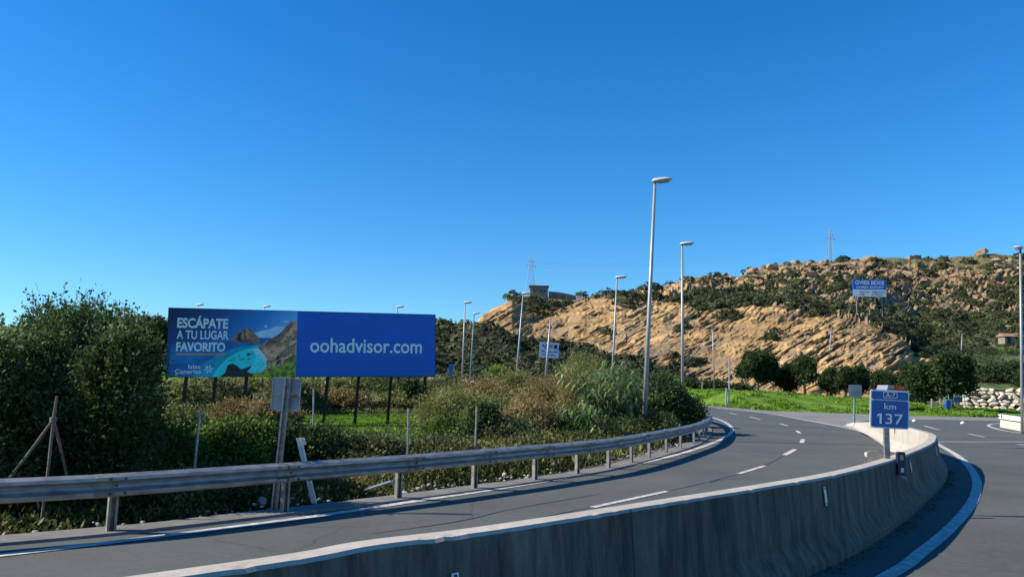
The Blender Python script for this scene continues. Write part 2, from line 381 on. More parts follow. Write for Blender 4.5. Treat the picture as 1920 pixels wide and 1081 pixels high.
# ================================================================== GROUND
A_edge = [(-14, -4), (-13, 1.0)] + [(q[0], q[1]) for q in RQ[::6] if q[1] > 3.4] + [(7, 50), (2, 58), (-8, 64), (-30, 70)]
far = [G(1293, 757), G(1447, 770), G(1630, 776), G(1747, 780), G(1880, 782)]
A_far = [(-30, 82), (0, 80)] + [(p.x, p.y) for p in far] + [(60, 64), (110, 75), (160, 80), (160, -30), (-14, -30)]
ROADPOLY = A_edge + A_far
farX = np.array([-400, -30, 0] + [p.x for p in far] + [60, 110, 400.]); farY = np.array([82, 82, 80] + [p.y for p in far] + [64, 75, 80.])
def ground_z(X, Y):
    X = np.asarray(X, float); Y = np.asarray(Y, float)
    fy = np.interp(X, farX, farY)
    z = np.full(X.shape, -.05) - .45 * ((X > np.interp(Y, RQ[:, 1], RQ[:, 0]) + 1.5) & (Y < 19) & (Y > -60))
    # left field: gently lower behind the rail, gentle relief
    rx = np.interp(Y, RQ[:, 1], RQ[:, 0]); dl = np.where(Y < 45, rx - X, 4 - X)
    left = sstep(.5, 4, dl) * (Y < fy)
    z = z + left * (-.32 + .25 * (fbm(X / 6, Y / 6, 3) - .5) * sstep(2, 10, dl) + .5 * sstep(36, 60, Y) + 0.6 * sstep(60, 80, Y))
    bank = sstep(-.4, 17, Y - fy)
    top = np.interp(X, [-60, 0, 22, 38, 46, 60, 100], [2.2, 1.7, 1.45, .95, .15, .1, .5])
    z = z + (Y > fy - .4) * (bank * top + .30 * sstep(2, 6, Y - fy) * (fbm(X / 1.6, Y / 1.6, 9) - .4))
    return z
def axis(lo, hi, c, n, k):
    t = np.linspace(-1, 1, n); v = np.sinh(t * k) / np.sinh(k); a = np.where(v < 0, c + v * (c - lo), c + v * (hi - c)); return a
gx = axis(-2500, 2500, 8, 420, 6.2); gy = axis(-200, 4200, 34, 460, 5.4)
GX, GY = np.meshgrid(gx, gy); GZ = ground_z(GX, GY)
def grid_faces(nr, nc):
    i = np.arange(nr * nc).reshape(nr, nc)
    return np.stack([i[:-1, :-1].ravel(), i[:-1, 1:].ravel(), i[1:, 1:].ravel(), i[1:, :-1].ravel()], 1)
fyG = np.interp(GX, farX, farY)
px_, py_ = proj(np.c_[GX.ravel(), np.maximum(GY.ravel(), 1), GZ.ravel()])
lawnpoly = [(-3.6, 34), (-10.5, 31), (-10.5, 41), (-8, 46), (-3.5, 47), (-1.2, 40), (-1, 35)]
lawnpoly = [(-9.5, 24), (-12.5, 36), (-10, 44), (-3, 45), (-1.9, 36), (-1.8, 27), (-3.5, 21)]
lawn = inpoly(GX + 1.2 * (fbm(GX, GY, 5) - .5), GY + 3 * (fbm(GX, GY, 8) - .5), lawnpoly).astype(float)
lawn2 = inpoly(GX, GY, [(-34, 44), (-18, 44), (-16, 58), (-34, 60)]).astype(float)
grass = np.clip(lawn + lawn2 + ((GY > fyG - .3) & (GY < fyG + 26)), 0, 1)
def groundmat():
    m = bpy.data.materials.new('ground_soil_and_grass'); m.use_nodes = True; n = m.node_tree; b = n.nodes['Principled BSDF']; L = n.links
    b.inputs['Roughness'].default_value = .95; b.inputs['Specular IOR Level'].default_value = .15
    tc = n.nodes.new('ShaderNodeTexCoord'); a = n.nodes.new('ShaderNodeAttribute'); a.attribute_name = 'grass'
    def ramp(scale, cols, det=6):
        x = n.nodes.new('ShaderNodeTexNoise'); x.inputs['Scale'].default_value = scale; x.inputs['Detail'].default_value = det; L.new(tc.outputs['Object'], x.inputs['Vector'])
        c = n.nodes.new('ShaderNodeValToRGB'); e = c.color_ramp.elements; e[0].position = .35; e[0].color = (*cols[0], 1); e[1].position = .65; e[1].color = (*cols[1], 1)
        L.new(x.outputs['Fac'], c.inputs[0]); return c, x
    g, gn = ramp(.9, [(.06, .12, .012), (.14, .25, .025)]); s, sn = ramp(1.2, [(.055, .05, .03), (.12, .10, .065)])
    mx = n.nodes.new('ShaderNodeMixRGB'); L.new(a.outputs['Fac'], mx.inputs[0]); L.new(s.outputs[0], mx.inputs[1]); L.new(g.outputs[0], mx.inputs[2])
    L.new(mx.outputs[0], b.inputs['Base Color'])
    x = n.nodes.new('ShaderNodeTexNoise'); x.inputs['Scale'].default_value = 6; x.inputs['Detail'].default_value = 8; L.new(tc.outputs['Object'], x.inputs['Vector'])
    bp = n.nodes.new('ShaderNodeBump'); bp.inputs['Strength'].default_value = .8; bp.inputs['Distance'].default_value = .12
    L.new(x.outputs['Fac'], bp.inputs['Height']); L.new(bp.outputs[0], b.inputs['Normal'])
    return m
M['ground'] = groundmat()
tag(mesh('ground', np.c_[GX.ravel(), GY.ravel(), GZ.ravel()], grid_faces(*GX.shape), M['ground'], smooth=True, attrs={'grass': grass.ravel()}), kind='structure')
def flat(poly, z, name, m, kind='structure'):
    o = mesh(name, [(x, y, z) for x, y in poly], [tuple(range(len(poly)))], m); tag(o, kind=kind); return o
flat(A_edge + A_far[:-2] + [(160, 17.0), (BQ[iB17][0], 17.0)] + [(q[0], q[1]) for q in BQ[iB17:0:-12]] + [(-6.5, -.2), (-14, -4)][:1], 0.0, 'road', M['asph'])
yr_ = np.r_[-30, -15, -5, np.linspace(-.2, 17, 60)]; xb_ = np.interp(yr_, BQ[:iB17 + 1, 1], BQ[:iB17 + 1, 0]); xr_ = np.array([0, .3, 1, 3, 10, 40, 150.])
VR = np.array([[(x0 + d, y, zr(y)) for d in xr_] for x0, y in zip(xb_, yr_)]); tag(mesh('right_road', VR.reshape(-1, 3), grid_faces(len(yr_), len(xr_)), M['asph'], smooth=True), kind='structure')
# pale asphalt apron between the ramp and the grass
eR = ribbon(edgeR, .01, 0)[0]; n_ = len(eR) // 2; er2 = [(p[0], p[1]) for p in eR[n_:]]
apron = er2[:] + [(12.7, 25.9), (13.8, 29.5), (15.3, 33.5), (16.8, 38), (18.2, 42.0), (19.6, 44.5), (22.5, 49), (30, 54), (44, 57), (60, 60), (60, 63.6)] + [(p.x, p.y - .25) for p in far[::-1]]
flat(apron, .004, 'pavement', M['asph2'])
# shoulder strip and the concrete edging under the rail
V, Fs = ribbon([(q[0], q[1]) for q in RQ[::3]], .62, .0, off=-.02); 
Qk, sk = catmull([(q[0], q[1]) for q in RQ[::4]], .3)
jit = .10 * (fbm(sk * 1.5, sk * 0, 4) - .5)
V, Fs = sweep(Qk, [(-.42, -.2), (-.40, .03), (.05, .035), (.09, -.05)]); V = V.reshape(len(Qk), 4, 3)
T = tangents(Qk); N = np.c_[T[:, 1], -T[:, 0]]
V[:, 0, :2] += N * jit[:, None] * 2; V[:, 1, :2] += N * jit[:, None] * 2; V[:, 1:3, 2] += (jit * .15)[:, None]
tag(mesh('kerb_strip', V.reshape(-1, 3), Fs, M['kerb']), kind='structure')

# ------------------------------------------------------------------ painted markings: one sheet
mk = MB()
def stripe(P, w_, step=.4): mk.add(*ribbon(P, w_, .009, step))
stripe(edgeL, .16)
stripe(edgeR[:], [.14, .14, .16, .18, .2, .3])
dpx = [((1111, 951), (1250, 921)), ((1385, 888), (1434, 873)), ((1471, 853), (1491, 842)), ((1503, 830), (1506, 823)), ((1500, 812), (1494, 807)), ((1477, 798), (1462, 794)), ((1426, 786), (1405, 781)), ((1383, 777), (1367, 774))]
for a, b in dpx: stripe([G(*a), (G(*a) + G(*b)) / 2, G(*b)], .11 if a[1] > 860 else .15)
lR = [GR(x, y) for x, y in [(1756, 831), (1792, 852), (1816, 873), (1831, 900), (1829, 926), (1813, 956), (1777, 995), (1727, 1036), (1673, 1075)]]
lR.append(lR[-1] + (lR[-1] - lR[-2]) * 2.5); lR[-1] += Vector((-.25, .1, 0)); lR.append(lR[-1] + Vector((-1.6, -1.6, 0)))
_v, _f = ribbon(lR, .175, .0, .3); _v[:, 2] = zr(_v[:, 1]) + .009; mk.add(_v, _f)
a = G(1757, 828); b = G(1920, 828); stripe([a, (a + b) / 2, b, b + (b - a) * 2], .17)
for a, b in [((1733, 798), (1762, 806)), ((1816, 813), (1846, 819)), ((1907, 832), (1945, 837)), ((1776, 787), (1810, 787.5)), ((1812, 787.6), (1854, 788))]:
    stripe([G(*a), (G(*a) + G(*b)) / 2, G(*b)], .14)
stripe([G(1875, 793), G(1858, 795), G(1853, 797.5), G(1860, 801), G(1880, 806.5), G(1920, 812.5), G(1990, 822)], .16)
o = mk.build('road_markings', M['paint']); tag(o, kind='structure')
sm = MB()
for P_ in ([(1250, 921), (1310, 908), (1385, 888)], [(1434, 873), (1455, 862), (1471, 853)], [(1111, 951), (960, 981), (700, 1040)], [(1330, 905), (1360, 898), (1420, 897)], [(700, 1000), (860, 976), (960, 955), (1130, 925)]):
    Pq = [G(x, y) + Vector((random.uniform(-.05, .05), 0, 0)) for x, y in P_]; sm.add(*ribbon(Pq, [.012, .035, .015, .03, .01], .005, .3))
tag(sm.build('road_seams', mat('bitumen_seam', (.035, .036, .036), .6)), kind='structure')

# ================================================================== HILL
ridge_px = [(-700, 640), (-200, 632), (120, 618), (280, 606), (320, 612), (560, 622), (700, 618), (820, 612), (860, 615), (885, 612), (893, 604), (905, 590), (925, 577), (945, 569), (965, 558), (990, 553), (1060, 557), (1100, 556), (1150, 551), (1200, 544), (1240, 538), (1265, 530), (1290, 521), (1330, 516), (1380, 520), (1400, 512), (1420, 503), (1450, 500), (1480, 491), (1520, 490), (1560, 487), (1600, 485), (1640, 481), (1700, 483), (1760, 482), (1820, 478), (1860, 474), (1920, 481), (2100, 470), (2700, 520)]
ctop_px = [(-700, 680), (700, 676), (860, 660), (885, 620), (905, 592), (940, 574), (960, 563), (1000, 579), (1065, 576), (1096, 565), (1165, 556), (1221, 565), (1280, 567), (1357, 577), (1413, 573), (1497, 577), (1530, 587), (1580, 597), (1633, 610), (1680, 630), (1713, 660), (1760, 672), (1850, 680), (2700, 680)]
rockpoly = [(889, 616), (893, 604), (905, 588), (925, 575), (950, 562), (967, 566), (993, 580), (1030, 580), (1065, 576), (1096, 564), (1126, 560), (1165, 560), (1221, 567), (1276, 569), (1310, 586), (1357, 579), (1413, 575), (1497, 577), (1530, 587), (1580, 597), (1623, 595), (1640, 613), (1680, 632), (1697, 647), (1716, 668), (1745, 672), (1735, 700), (1722, 740), (1560, 760), (1290, 760), (1280, 703), (1220, 690), (1193, 682), (1124, 664), (1096, 656), (1049, 644), (993, 634), (963, 630), (943, 620)]
soilpoly = [(1630, 505), (1700, 498), (1760, 506), (1830, 512), (1880, 520), (1900, 540), (1840, 545), (1790, 530), (1740, 535), (1700, 555), (1660, 540)]
drypoly = [(1560, 484), (1700, 478), (1940, 470), (1940, 520), (1840, 512), (1760, 500), (1640, 494)]
def hf(x, P): return np.interp(x, [p[0] for p in P], [p[1] for p in P])
cols = np.r_[np.linspace(-700, 860, 160, endpoint=False), np.linspace(860, 1960, 900, endpoint=False), np.linspace(1960, 2700, 80)]
NV = 400
foot_row = np.interp(cols, [-700, 700, 1290, 1700, 1850, 2700], [716, 716, 732, 748, 752, 765])
ridge = hf(cols, ridge_px) + np.where(cols > 1280, 4.5, 2.0) * (fbm(cols / 14, cols * 0, 21) - .5) + 1.5 * (cols > 1380)
ctop = hf(cols, ctop_px); ctop = np.maximum(ctop, ridge + 2)
Yf = np.interp(cols, [-700, 300, 850, 1000, 1300, 1700, 1850, 2700], [170, 150, 140, 140, 140, 130, 120, 120])
Yc = np.interp(cols, [-700, 300, 800, 890, 965, 1100, 1300, 1500, 1700, 1900, 2700], [210, 200, 195, 205, 225, 235, 225, 205, 175, 160, 160])
Yr = np.interp(cols, [-700, 300, 860, 893, 965, 1000, 1100, 1300, 1500, 1900, 2700], [330, 330, 260, 225, 245, 262, 300, 350, 380, 400, 400])
vv = np.linspace(0, 1, NV)[:, None]
rows = foot_row + (ridge - foot_row) * vv            # image row reached by each vertex
vc = (foot_row - ctop) / (foot_row - ridge)
Y = np.where(vv < vc, Yf + (Yc - Yf) * (vv / vc) ** 1.15, Yc + (Yr - Yc) * np.clip((vv - vc) / np.maximum(1 - vc, 1e-3), 0, 1))
Xc = np.broadcast_to(cols, Y.shape)
nxp = Xc + 14 * (fbm(Xc / 30, rows / 18, 31) - .5) * np.clip((Xc - 885) / 60, 0, 1); nyp = rows + 12 * (fbm(Xc / 26, rows / 16, 37) - .5) * np.clip((Xc - 885) / 60, 0.15, 1)
rock = inpoly(nxp, nyp, rockpoly).astype(float)
vegpatch = (fbm(Xc / 30 + rows / 40, rows / 8 + Xc / 60, 41, 4) > .66) & (rows < 640) & (Xc > 1000)
rock = np.where(vegpatch, 0, rock)
rock = np.where((Xc > 1180) & (Xc < 1330) & (fbm(Xc / 16, rows / 9, 44) > .64) & (rows > 650), 0, rock)
crag = (fbm(Xc / 15 + rows / 20, rows / 5.5, 131, 4) > .53) & (Xc > 1190) & (rows < 566 + .1 * (Xc - 1280)) & (rows < 590) & (rows < ctop - np.where(Xc > 1300, 26, 4)) & ~inpoly(nxp, nyp, drypoly)
rock = np.where(crag & (rows < ctop + 8), .9, rock)
for _ in range(2):
    rock[1:-1, 1:-1] = (rock[1:-1, 1:-1] * 2 + rock[:-2, 1:-1] + rock[2:, 1:-1] + rock[1:-1, :-2] + rock[1:-1, 2:]) / 6
# bedding of the cut: slanted ledges that rise to the right, broken into blocks
th = math.radians(27); a_ = Xc * math.cos(th) - rows * math.sin(th); b_ = Xc * math.sin(th) + rows * math.cos(th)
warp = 1.6 * (fbm(a_ / 60, b_ / 40, 51) - .5)
led = b_ / 11 + warp * 2.0; fl = led - np.floor(led); amp = _hash(np.floor(led).astype(np.int64), (np.floor(a_ / 85 + 2 * _hash(np.floor(led).astype(np.int64), np.zeros(led.shape, np.int64), 5))).astype(np.int64), 3)
led2 = b_ / 5.2 + warp * 4 + 1.2 * fbm(a_ / 25, b_ / 10, 77); fl2 = led2 - np.floor(led2)
led3 = b_ / 9 + warp * 3 + .8 * fbm(a_ / 18, b_ / 10, 177); fl3 = led3 - np.floor(led3); cid = np.floor(led3).astype(np.int64)
amp3 = _hash(cid, np.floor(a_ / 30 + 3 * _hash(cid, cid * 0, 15)).astype(np.int64), 13)
disp = (1 - fl) ** .8 * 2.3 * (amp ** 2) + (1 - fl3) ** .7 * 1.3 * amp3 ** 1.5 + (1 - fl2) * 0.5 * fbm(a_ / 40, b_ / 6, 61) + 4.6 * (fbm(a_ / 75, b_ / 26, 71, 5) - .5) + 1.6 * np.abs(fbm(a_ / 26, b_ / 9, 75, 4) - .5)
fiss = np.clip((fbm(a_ / 30, b_ / 3.2, 151, 4) - .56) * 9, 0, 1) * np.clip((fbm(Xc / 40, rows / 22, 153, 3) - .38) * 6, 0, 1)
veil = np.clip((fbm(a_ / 60, b_ / 16, 155, 4) - .52) * 7, 0, 1) * np.clip((rows - 590 + .06 * (Xc - 900)) / 50, .15, 1)
disp = disp * .66 * (1 - .5 * veil) - fiss * .7
grain = fbm(Xc / 5, rows / 4, 81, 4) - .5
dY = np.where(rock > .5, -disp - grain * .6, 0) * np.clip(vv * 12, 0, 1)
dY = dY * rock + (1 - rock) * (3.0 * (fbm(Xc / 22, rows / 9, 91, 4) - .5))
dY *= np.clip((1 - vv) * 14, 0, 1)
# right grassy toe of the hill
P = np.zeros(Y.shape + (3,)); PH, PR = {}, None
fr_, rt_, up_ = (np.array(v) for v in (fw, RT, UP))
D = fr_ + ((Xc - 960) / F)[..., None] * rt_ + ((540.5 - rows) / F)[..., None] * up_
P = D * (Y / D[..., 1])[..., None]; P[..., 2] += H
up_z = np.where(rows < ctop, rock * (2.6 * np.abs(fbm(Xc / 11, rows / 4, 141, 4) - .5) * 2 + 1.2 * (1 - fl3) * amp3) + 1.6 * (fbm(Xc / 18, rows / 6, 143, 4) - .5), 0) * np.clip((1 - vv) * 9 + .35, 0, 1) * (Xc > 1100)
P[..., 2] += up_z
P[..., 1] += dY; P[..., 2] += np.where(rock > .5, .25 * disp, 0) * rock * np.clip((1 - vv) * 14, 0, 1)
HILLP = P.copy()
# back slope
back = P[-1].copy(); B1 = back.copy(); B1[:, 0] *= 1.25; B1[:, 1] *= 1.25; B1[:, 2] -= 4; B2 = back.copy(); B2[:, 0] *= 1.9; B2[:, 1] *= 1.9; B2[:, 2] = -3
F0 = P[0].copy(); F0[:, 1] -= 12; F0[:, 0] *= .93; F0[:, 2] = -1.5
PA = np.concatenate([F0[None], P, B1[None], B2[None]], 0)
z0 = np.zeros((1, len(cols)))
rk = np.concatenate([z0, rock, z0, z0], 0)
cragm = ((rows < ctop + 4) & (Xc > 1290)).astype(float) * rock
soil = inpoly(nxp, nyp, soilpoly).astype(float); dry = inpoly(nxp, nyp, drypoly).astype(float)
grs = (inpoly(nxp, nyp, [(1800, 668), (1870, 648), (1940, 660), (2300, 640), (2300, 800), (1790, 800)]) | inpoly(nxp, nyp, [(-800, 690), (700, 690), (700, 760), (-800, 760)])).astype(float)
so_ = np.concatenate([z0, soil, z0, z0], 0); cg_ = np.concatenate([z0, cragm, z0, z0], 0); fi_ = np.concatenate([z0, fiss, z0, z0], 0); ve_ = np.concatenate([z0, veil, z0, z0], 0); dr_ = np.concatenate([z0, dry, z0 + 1, z0], 0); gr_ = np.concatenate([z0 + 1, grs, z0, z0], 0)
def hillmat():
    m = bpy.data.materials.new('hill_rock_and_soil'); m.use_nodes = True; n = m.node_tree; b = n.nodes['Principled BSDF']; L = n.links
    b.inputs['Roughness'].default_value = .95; b.inputs['Specular IOR Level'].default_value = .1
    tc = n.nodes.new('ShaderNodeTexCoord')
    def ramp(scale, cols, sc=(1, 1, 1), rot=(0, 0, 0), det=6, pos=(.3, .5, .7)):
        mp = n.nodes.new('ShaderNodeMapping'); mp.inputs['Scale'].default_value = sc; mp.inputs['Rotation'].default_value = rot; L.new(tc.outputs['Object'], mp.inputs[0])
        x = n.nodes.new('ShaderNodeTexNoise'); x.inputs['Scale'].default_value = scale; x.inputs['Detail'].default_value = det; x.inputs['Roughness'].default_value = .6; L.new(mp.outputs[0], x.inputs['Vector'])
        c = n.nodes.new('ShaderNodeValToRGB'); e = c.color_ramp.elements
        e[0].position = pos[0]; e[0].color = (*cols[0], 1); e[1].position = pos[-1]; e[1].color = (*cols[-1], 1)
        if len(cols) == 3: k = e.new(pos[1]); k.color = (*cols[1], 1)
        L.new(x.outputs['Fac'], c.inputs[0]); return c, x
    r, rn = ramp(.22, [(.25, .155, .075), (.46, .285, .12), (.62, .405, .18)], (.35, .35, 3.2), (0, math.radians(27), 0), 8)
    g2, _ = ramp(.045, [(.55, .55, .56), (1, 1, 1)], pos=(.42, .42, .56))
    mg = n.nodes.new('ShaderNodeMixRGB'); mg.blend_type = 'MULTIPLY'; mg.inputs[0].default_value = .75; L.new(r.outputs[0], mg.inputs[1]); L.new(g2.outputs[0], mg.inputs[2])
    v, _ = ramp(.16, [(.07, .065, .03), (.27, .20, .115)]); s, _ = ramp(.6, [(.20, .11, .06), (.36, .21, .12)]); d, _ = ramp(.4, [(.10, .095, .04), (.19, .16, .08)]); g, _ = ramp(.3, [(.04, .085, .014), (.075, .13, .025)])
    cgm, _ = ramp(.35, [(.09, .065, .038), (.20, .14, .075), (.38, .26, .14)], (1, 1, 1.6))
    sc1, _ = ramp(1.1, [(.15, .115, .075), (.32, .235, .14)]); fs1, _ = ramp(.8, [(.06, .05, .03), (.11, .085, .05)])
    for nm, c, k_ in (('scree', sc1, .8), ('fissure', fs1, .8)):
        a = n.nodes.new('ShaderNodeAttribute'); a.attribute_name = nm; mu = n.nodes.new('ShaderNodeMath'); mu.operation = 'MULTIPLY'; mu.inputs[1].default_value = k_; L.new(a.outputs['Fac'], mu.inputs[0])
        mx = n.nodes.new('ShaderNodeMixRGB'); L.new(mu.outputs[0], mx.inputs[0]); L.new(mg.outputs[0], mx.inputs[1]); L.new(c.outputs[0], mx.inputs[2]); mg = mx
    cur = v
    for nm, c in (('dry', d), ('soil', s), ('grass', g), ('rock', mg), ('crag', cgm)):
        a = n.nodes.new('ShaderNodeAttribute'); a.attribute_name = nm
        mx = n.nodes.new('ShaderNodeMixRGB'); L.new(a.outputs['Fac'], mx.inputs[0]); L.new(cur.outputs[0], mx.inputs[1]); L.new(c.outputs[0], mx.inputs[2]); cur = mx
    L.new(cur.outputs[0], b.inputs['Base Color'])
    bp = n.nodes.new('ShaderNodeBump'); bp.inputs['Strength'].default_value = .7; bp.inputs['Distance'].default_value = .6
    L.new(rn.outputs['Fac'], bp.inputs['Height']); L.new(bp.outputs[0], b.inputs['Normal'])
    return m
M['hill'] = hillmat()
o = mesh('hill', PA.reshape(-1, 3), grid_faces(PA.shape[0], PA.shape[1]), M['hill'], attrs={'rock': rk.ravel(), 'soil': so_.ravel(), 'dry': dr_.ravel(), 'grass': gr_.ravel(), 'crag': cg_.ravel(), 'fissure': fi_.ravel(), 'scree': ve_.ravel()})
tag(o, kind='structure')
def hill_pt(px, py):
    """point of the hill surface seen at that column and row (nearest vertex)"""
    i = int(np.argmin(np.abs(cols - px))); col = HILLP[:, i]; j = int(np.argmin(np.abs(rows[:, i] - py))); return Vector(col[j])

# ------------------------------------------------------------------ foliage generators
def unit(v): return v / np.maximum(np.linalg.norm(v, axis=-1, keepdims=True), 1e-9)
def quads(c, a, L_, W_, rng=RNG):
    """diamond leaves: base c, axis a, length L_, half width W_"""
    n = len(c); r = unit(np.cross(a, unit(rng.normal(size=(n, 3))))); L_ = np.reshape(L_, (-1, 1)); W_ = np.reshape(W_, (-1, 1))
    V = np.stack([c, c + a * L_ * .5 + r * W_, c + a * L_, c + a * L_ * .5 - r * W_], 1).reshape(-1, 3)
    return V, np.arange(4 * n).reshape(n, 4)
def crown(lobes, n, leaf, per=6, aspect=.3, up=.35, lump=.3, shell=.72, seed=1, spread=.6, droop=0.0, sprig=4.5, inner=.25, zmin=None, wisps=0):
    """lobes: (x,y,z,rx,ry,rz). sprigs of leaves on the outer shell plus larger inner leaves"""
    rng = np.random.default_rng(seed); lb = np.array(lobes, float)
    wgt = (lb[:, 3] * lb[:, 5] + lb[:, 3] * lb[:, 4]); wgt /= wgt.sum()
    k = rng.choice(len(lb), n, p=wgt); d = unit(rng.normal(size=(n, 3)) + np.array([0, 0, up * .6]))
    ph = np.arctan2(d[:, 1], d[:, 0]); el = np.arcsin(np.clip(d[:, 2], -1, 1))
    nz = fbm(ph * 2.3 + k * 7.7, el * 3.1 + k * 3.3, seed, 3); nz2 = fbm(ph * 8 + k, el * 9, seed + 5, 2)
    rr = (shell + (1 - shell) * rng.random(n) ** .6) * (1 + lump * 2 * (nz - .5) + lump * .9 * (nz2 - .5))
    rr = np.where(rng.random(n) < inner, rng.random(n) ** .5 * .8, rr)
    c = lb[k, :3] + d * lb[k, 3:6] * rr[:, None]
    ax = unit(d * .8 + np.array([0, 0, up - droop]) + rng.normal(size=(n, 3)) * .45)
    ln = leaf * sprig * (.6 + .8 * rng.random(n)); Vs = []; A = []
    t = (np.arange(per) + .3) / per
    cc = c[:, None] + ax[:, None] * ln[:, None, None] * t[None, :, None]
    aa = unit(ax[:, None] * .7 + rng.normal(size=(n, per, 3)) * spread)
    cc = cc.reshape(-1, 3); aa = aa.reshape(-1, 3)
    if wisps:
        kk = rng.choice(n, wisps); wd = unit(d[kk] * np.array([.7, .7, .2]) + np.array([0, 0, 1.1]) + rng.normal(size=(wisps, 3)) * .25); sel = d[kk, 2] > .1; kk = kk[sel]; wd = wd[sel]
        w0 = lb[k[kk], :3] + d[kk] * lb[k[kk], 3:6] * .95; wl = leaf * (4 + 7 * rng.random(len(kk)) ** 2); pn = 16
        tt_ = (np.arange(pn) + .5) / pn; wc = w0[:, None] + wd[:, None] * wl[:, None, None] * tt_[None, :, None]; wa = unit(wd[:, None] * .8 + rng.normal(size=(len(kk), pn, 3)) * .5)
        cc = np.r_[cc, wc.reshape(-1, 3)]; aa = np.r_[aa, wa.reshape(-1, 3)]
    if zmin is not None: ok = cc[:, 2] > zmin; cc = cc[ok]; aa = aa[ok]
    m_ = len(cc); L_ = leaf * (.45 + 1.1 * rng.random(m_) ** 1.5)
    return quads(cc, aa, L_, L_ * aspect, rng)
def limbs(mb, base, top, r, targets, rng, n=7):
    base = Vector(base); top = Vector(top); mid = base.lerp(top, .5) + Vector((rng.normal() * r, rng.normal() * r, 0)) * 1.2
    mb.tube([base, base.lerp(mid, .5), mid, top], [r * 1.25, r, r * .85, r * .6], n)
    for tt in targets:
        tt = Vector(tt); s = base.lerp(top, .45 + .5 * rng.random()); m1 = s.lerp(tt, .5) + Vector((rng.normal(), rng.normal(), rng.normal())) * (tt - s).length * .08
        mb.tube([s, m1, tt], [r * .5, r * .32, r * .12], 5)
def plant(name, label, cat, base, lobes, n, leaf, lm, trunk=None, bark='stem', group=None, seed=1, partname='foliage', **kw):
    """thing made of a leaf mass and woody limbs; lobes relative to base"""
    root = empty(name, base); tag(root, label, cat, group)
    L_ = [(base[0] + l[0], base[1] + l[1], base[2] + l[2], l[3], l[4], l[5]) for l in lobes]
    rng = np.random.default_rng(seed + 99)
    V, Fq = crown(L_, n, leaf, seed=seed, zmin=base[2] - .1, **kw); mesh(partname, V, Fq, lm, root)
    mb = MB(); b = Vector(base) - Vector((0, 0, .1))
    tg = [(l[0] + rng.normal() * l[3] * .2, l[1] + rng.normal() * l[4] * .2, l[2] + l[5] * .3) for l in L_ for _ in range(2)]
    if trunk: limbs(mb, b, b + Vector((trunk[1], 0, trunk[0])), trunk[2], tg, rng); mb.build('trunk', M['bark'], root, smooth=True)
    else:
        for q in tg: mb.tube([b + Vector((rng.normal() * .12, rng.normal() * .12, 0)), b.lerp(Vector(q), .5) + Vector((rng.normal() * .1, 0, .05)), q], [.03, .022, .008], 5)
        mb.build('stem', M[bark], root)
    return root

# ------------------------------------------------------------------ hillside scrub (one mass)
def hill_scrub():
    rng = np.random.default_rng(5); nC, nR = rows.shape[1], rows.shape[0]
    N0 = 30000; cx = np.where(rng.random(N0) < .62, rng.uniform(-300, 2050, N0), rng.uniform(1280, 2000, N0)); rv = rng.random(N0)
    ci = np.clip(np.searchsorted(cols, cx), 0, nC - 1); ri = np.clip((rv * nR).astype(int), 0, nR - 1)
    p = HILLP[ri, ci]; rx = cols[ci]; ry = rows[ri, ci]
    dens = np.where(rock[np.clip(ri + 4, 0, nR - 1), ci] + rock[ri, ci] > .25, 0.0, 1.0)
    rg = (foot_row[ci] - ridge[ci]) / 250; dens *= np.clip(rg, .25, 1)
    bare = fbm(rx / 30, ry / 10, 101, 4)
    upper = (rx > 1180) & (ry < np.where(rx > 1300, ctop[ci] - 26, 556)); dens = np.where(upper, dens * np.clip((bare - .32) * 7, .15, 1), dens)
    dens = np.where(dry[ri, ci] > 0, dens * .2, dens); dens = np.where(soil[ri, ci] > 0, dens * .12, dens); dens = np.where(grs[ri, ci] > 0, dens * .15, dens)
    dens = np.where((rx > 975) & (rx < 1090) & (ry < 566), 0, dens); rt = (rx > 1640) & (ry > 545); dens = np.where(rt, dens * np.clip((fbm(rx / 12, ry / 7, 121, 4) - .36) * 8, .1, 1), dens); dens = np.where(rx < 800, dens * .6, dens); dens = np.where((rx > 1280) & (ry < ridge[ci] + 12), dens * .3, dens); dens = np.where((rock[ri, ci] > .5) & (fiss[ri, ci] > .4) & (cragm[ri, ci] < .2), .16, dens); band = (rx > 1000) & (rx < 1300) & (ry >= 575) & (ry < 640); dens = np.where(band, dens * np.clip((bare - .36) * 7, .1, 1), dens)
    ok = rng.random(N0) < dens * .74; p = p[ok]; n = len(p)
    dist = p[:, 1]; r = (1.2 + 2.6 * rng.random(n) ** 2) * np.clip(dist / 220, .7, 1.4); r *= np.where(rx[ok] < 1000, 1.1, np.where(rx[ok] > 1280, .74, 1)); r *= np.where(rock[ri[ok], ci[ok]] > .4, .38, 1)
    per = 80; k = np.repeat(np.arange(n), per); d = unit(rng.normal(size=(n * per, 3)) + np.array([0, -.35, .5])); d[:, 2] = np.abs(d[:, 2])
    nz = .8 + .45 * vnoise(d[:, 0] * 3 + k * 1.7, d[:, 2] * 3 + d[:, 1] * 2 + k * .9, 7)
    c = p[k] + d * (r[k] * nz)[:, None] * np.array([1.0, 1.0, .72]) - np.array([0, 0, .15])
    # leaf plates that lie roughly along the dome
    s = r[k] * .20 * (.6 + .7 * rng.random(len(k))); nrm = unit(d + rng.normal(size=d.shape) * .28); t1 = unit(np.cross(nrm, rng.normal(size=d.shape))); t2 = np.cross(nrm, t1)
    V = np.stack([c - t1 * s[:, None], c - t2 * s[:, None] * .7, c + t1 * s[:, None], c + t2 * s[:, None] * .7], 1).reshape(-1, 3)
    tag(mesh('hillside_scrub', V, np.arange(len(V)).reshape(-1, 4), M['hillleaf']), 'dark green rounded scrub covering the hillside above and left of the rock cut', 'scrub', kind='stuff')
    return n
NSCRUB = hill_scrub()

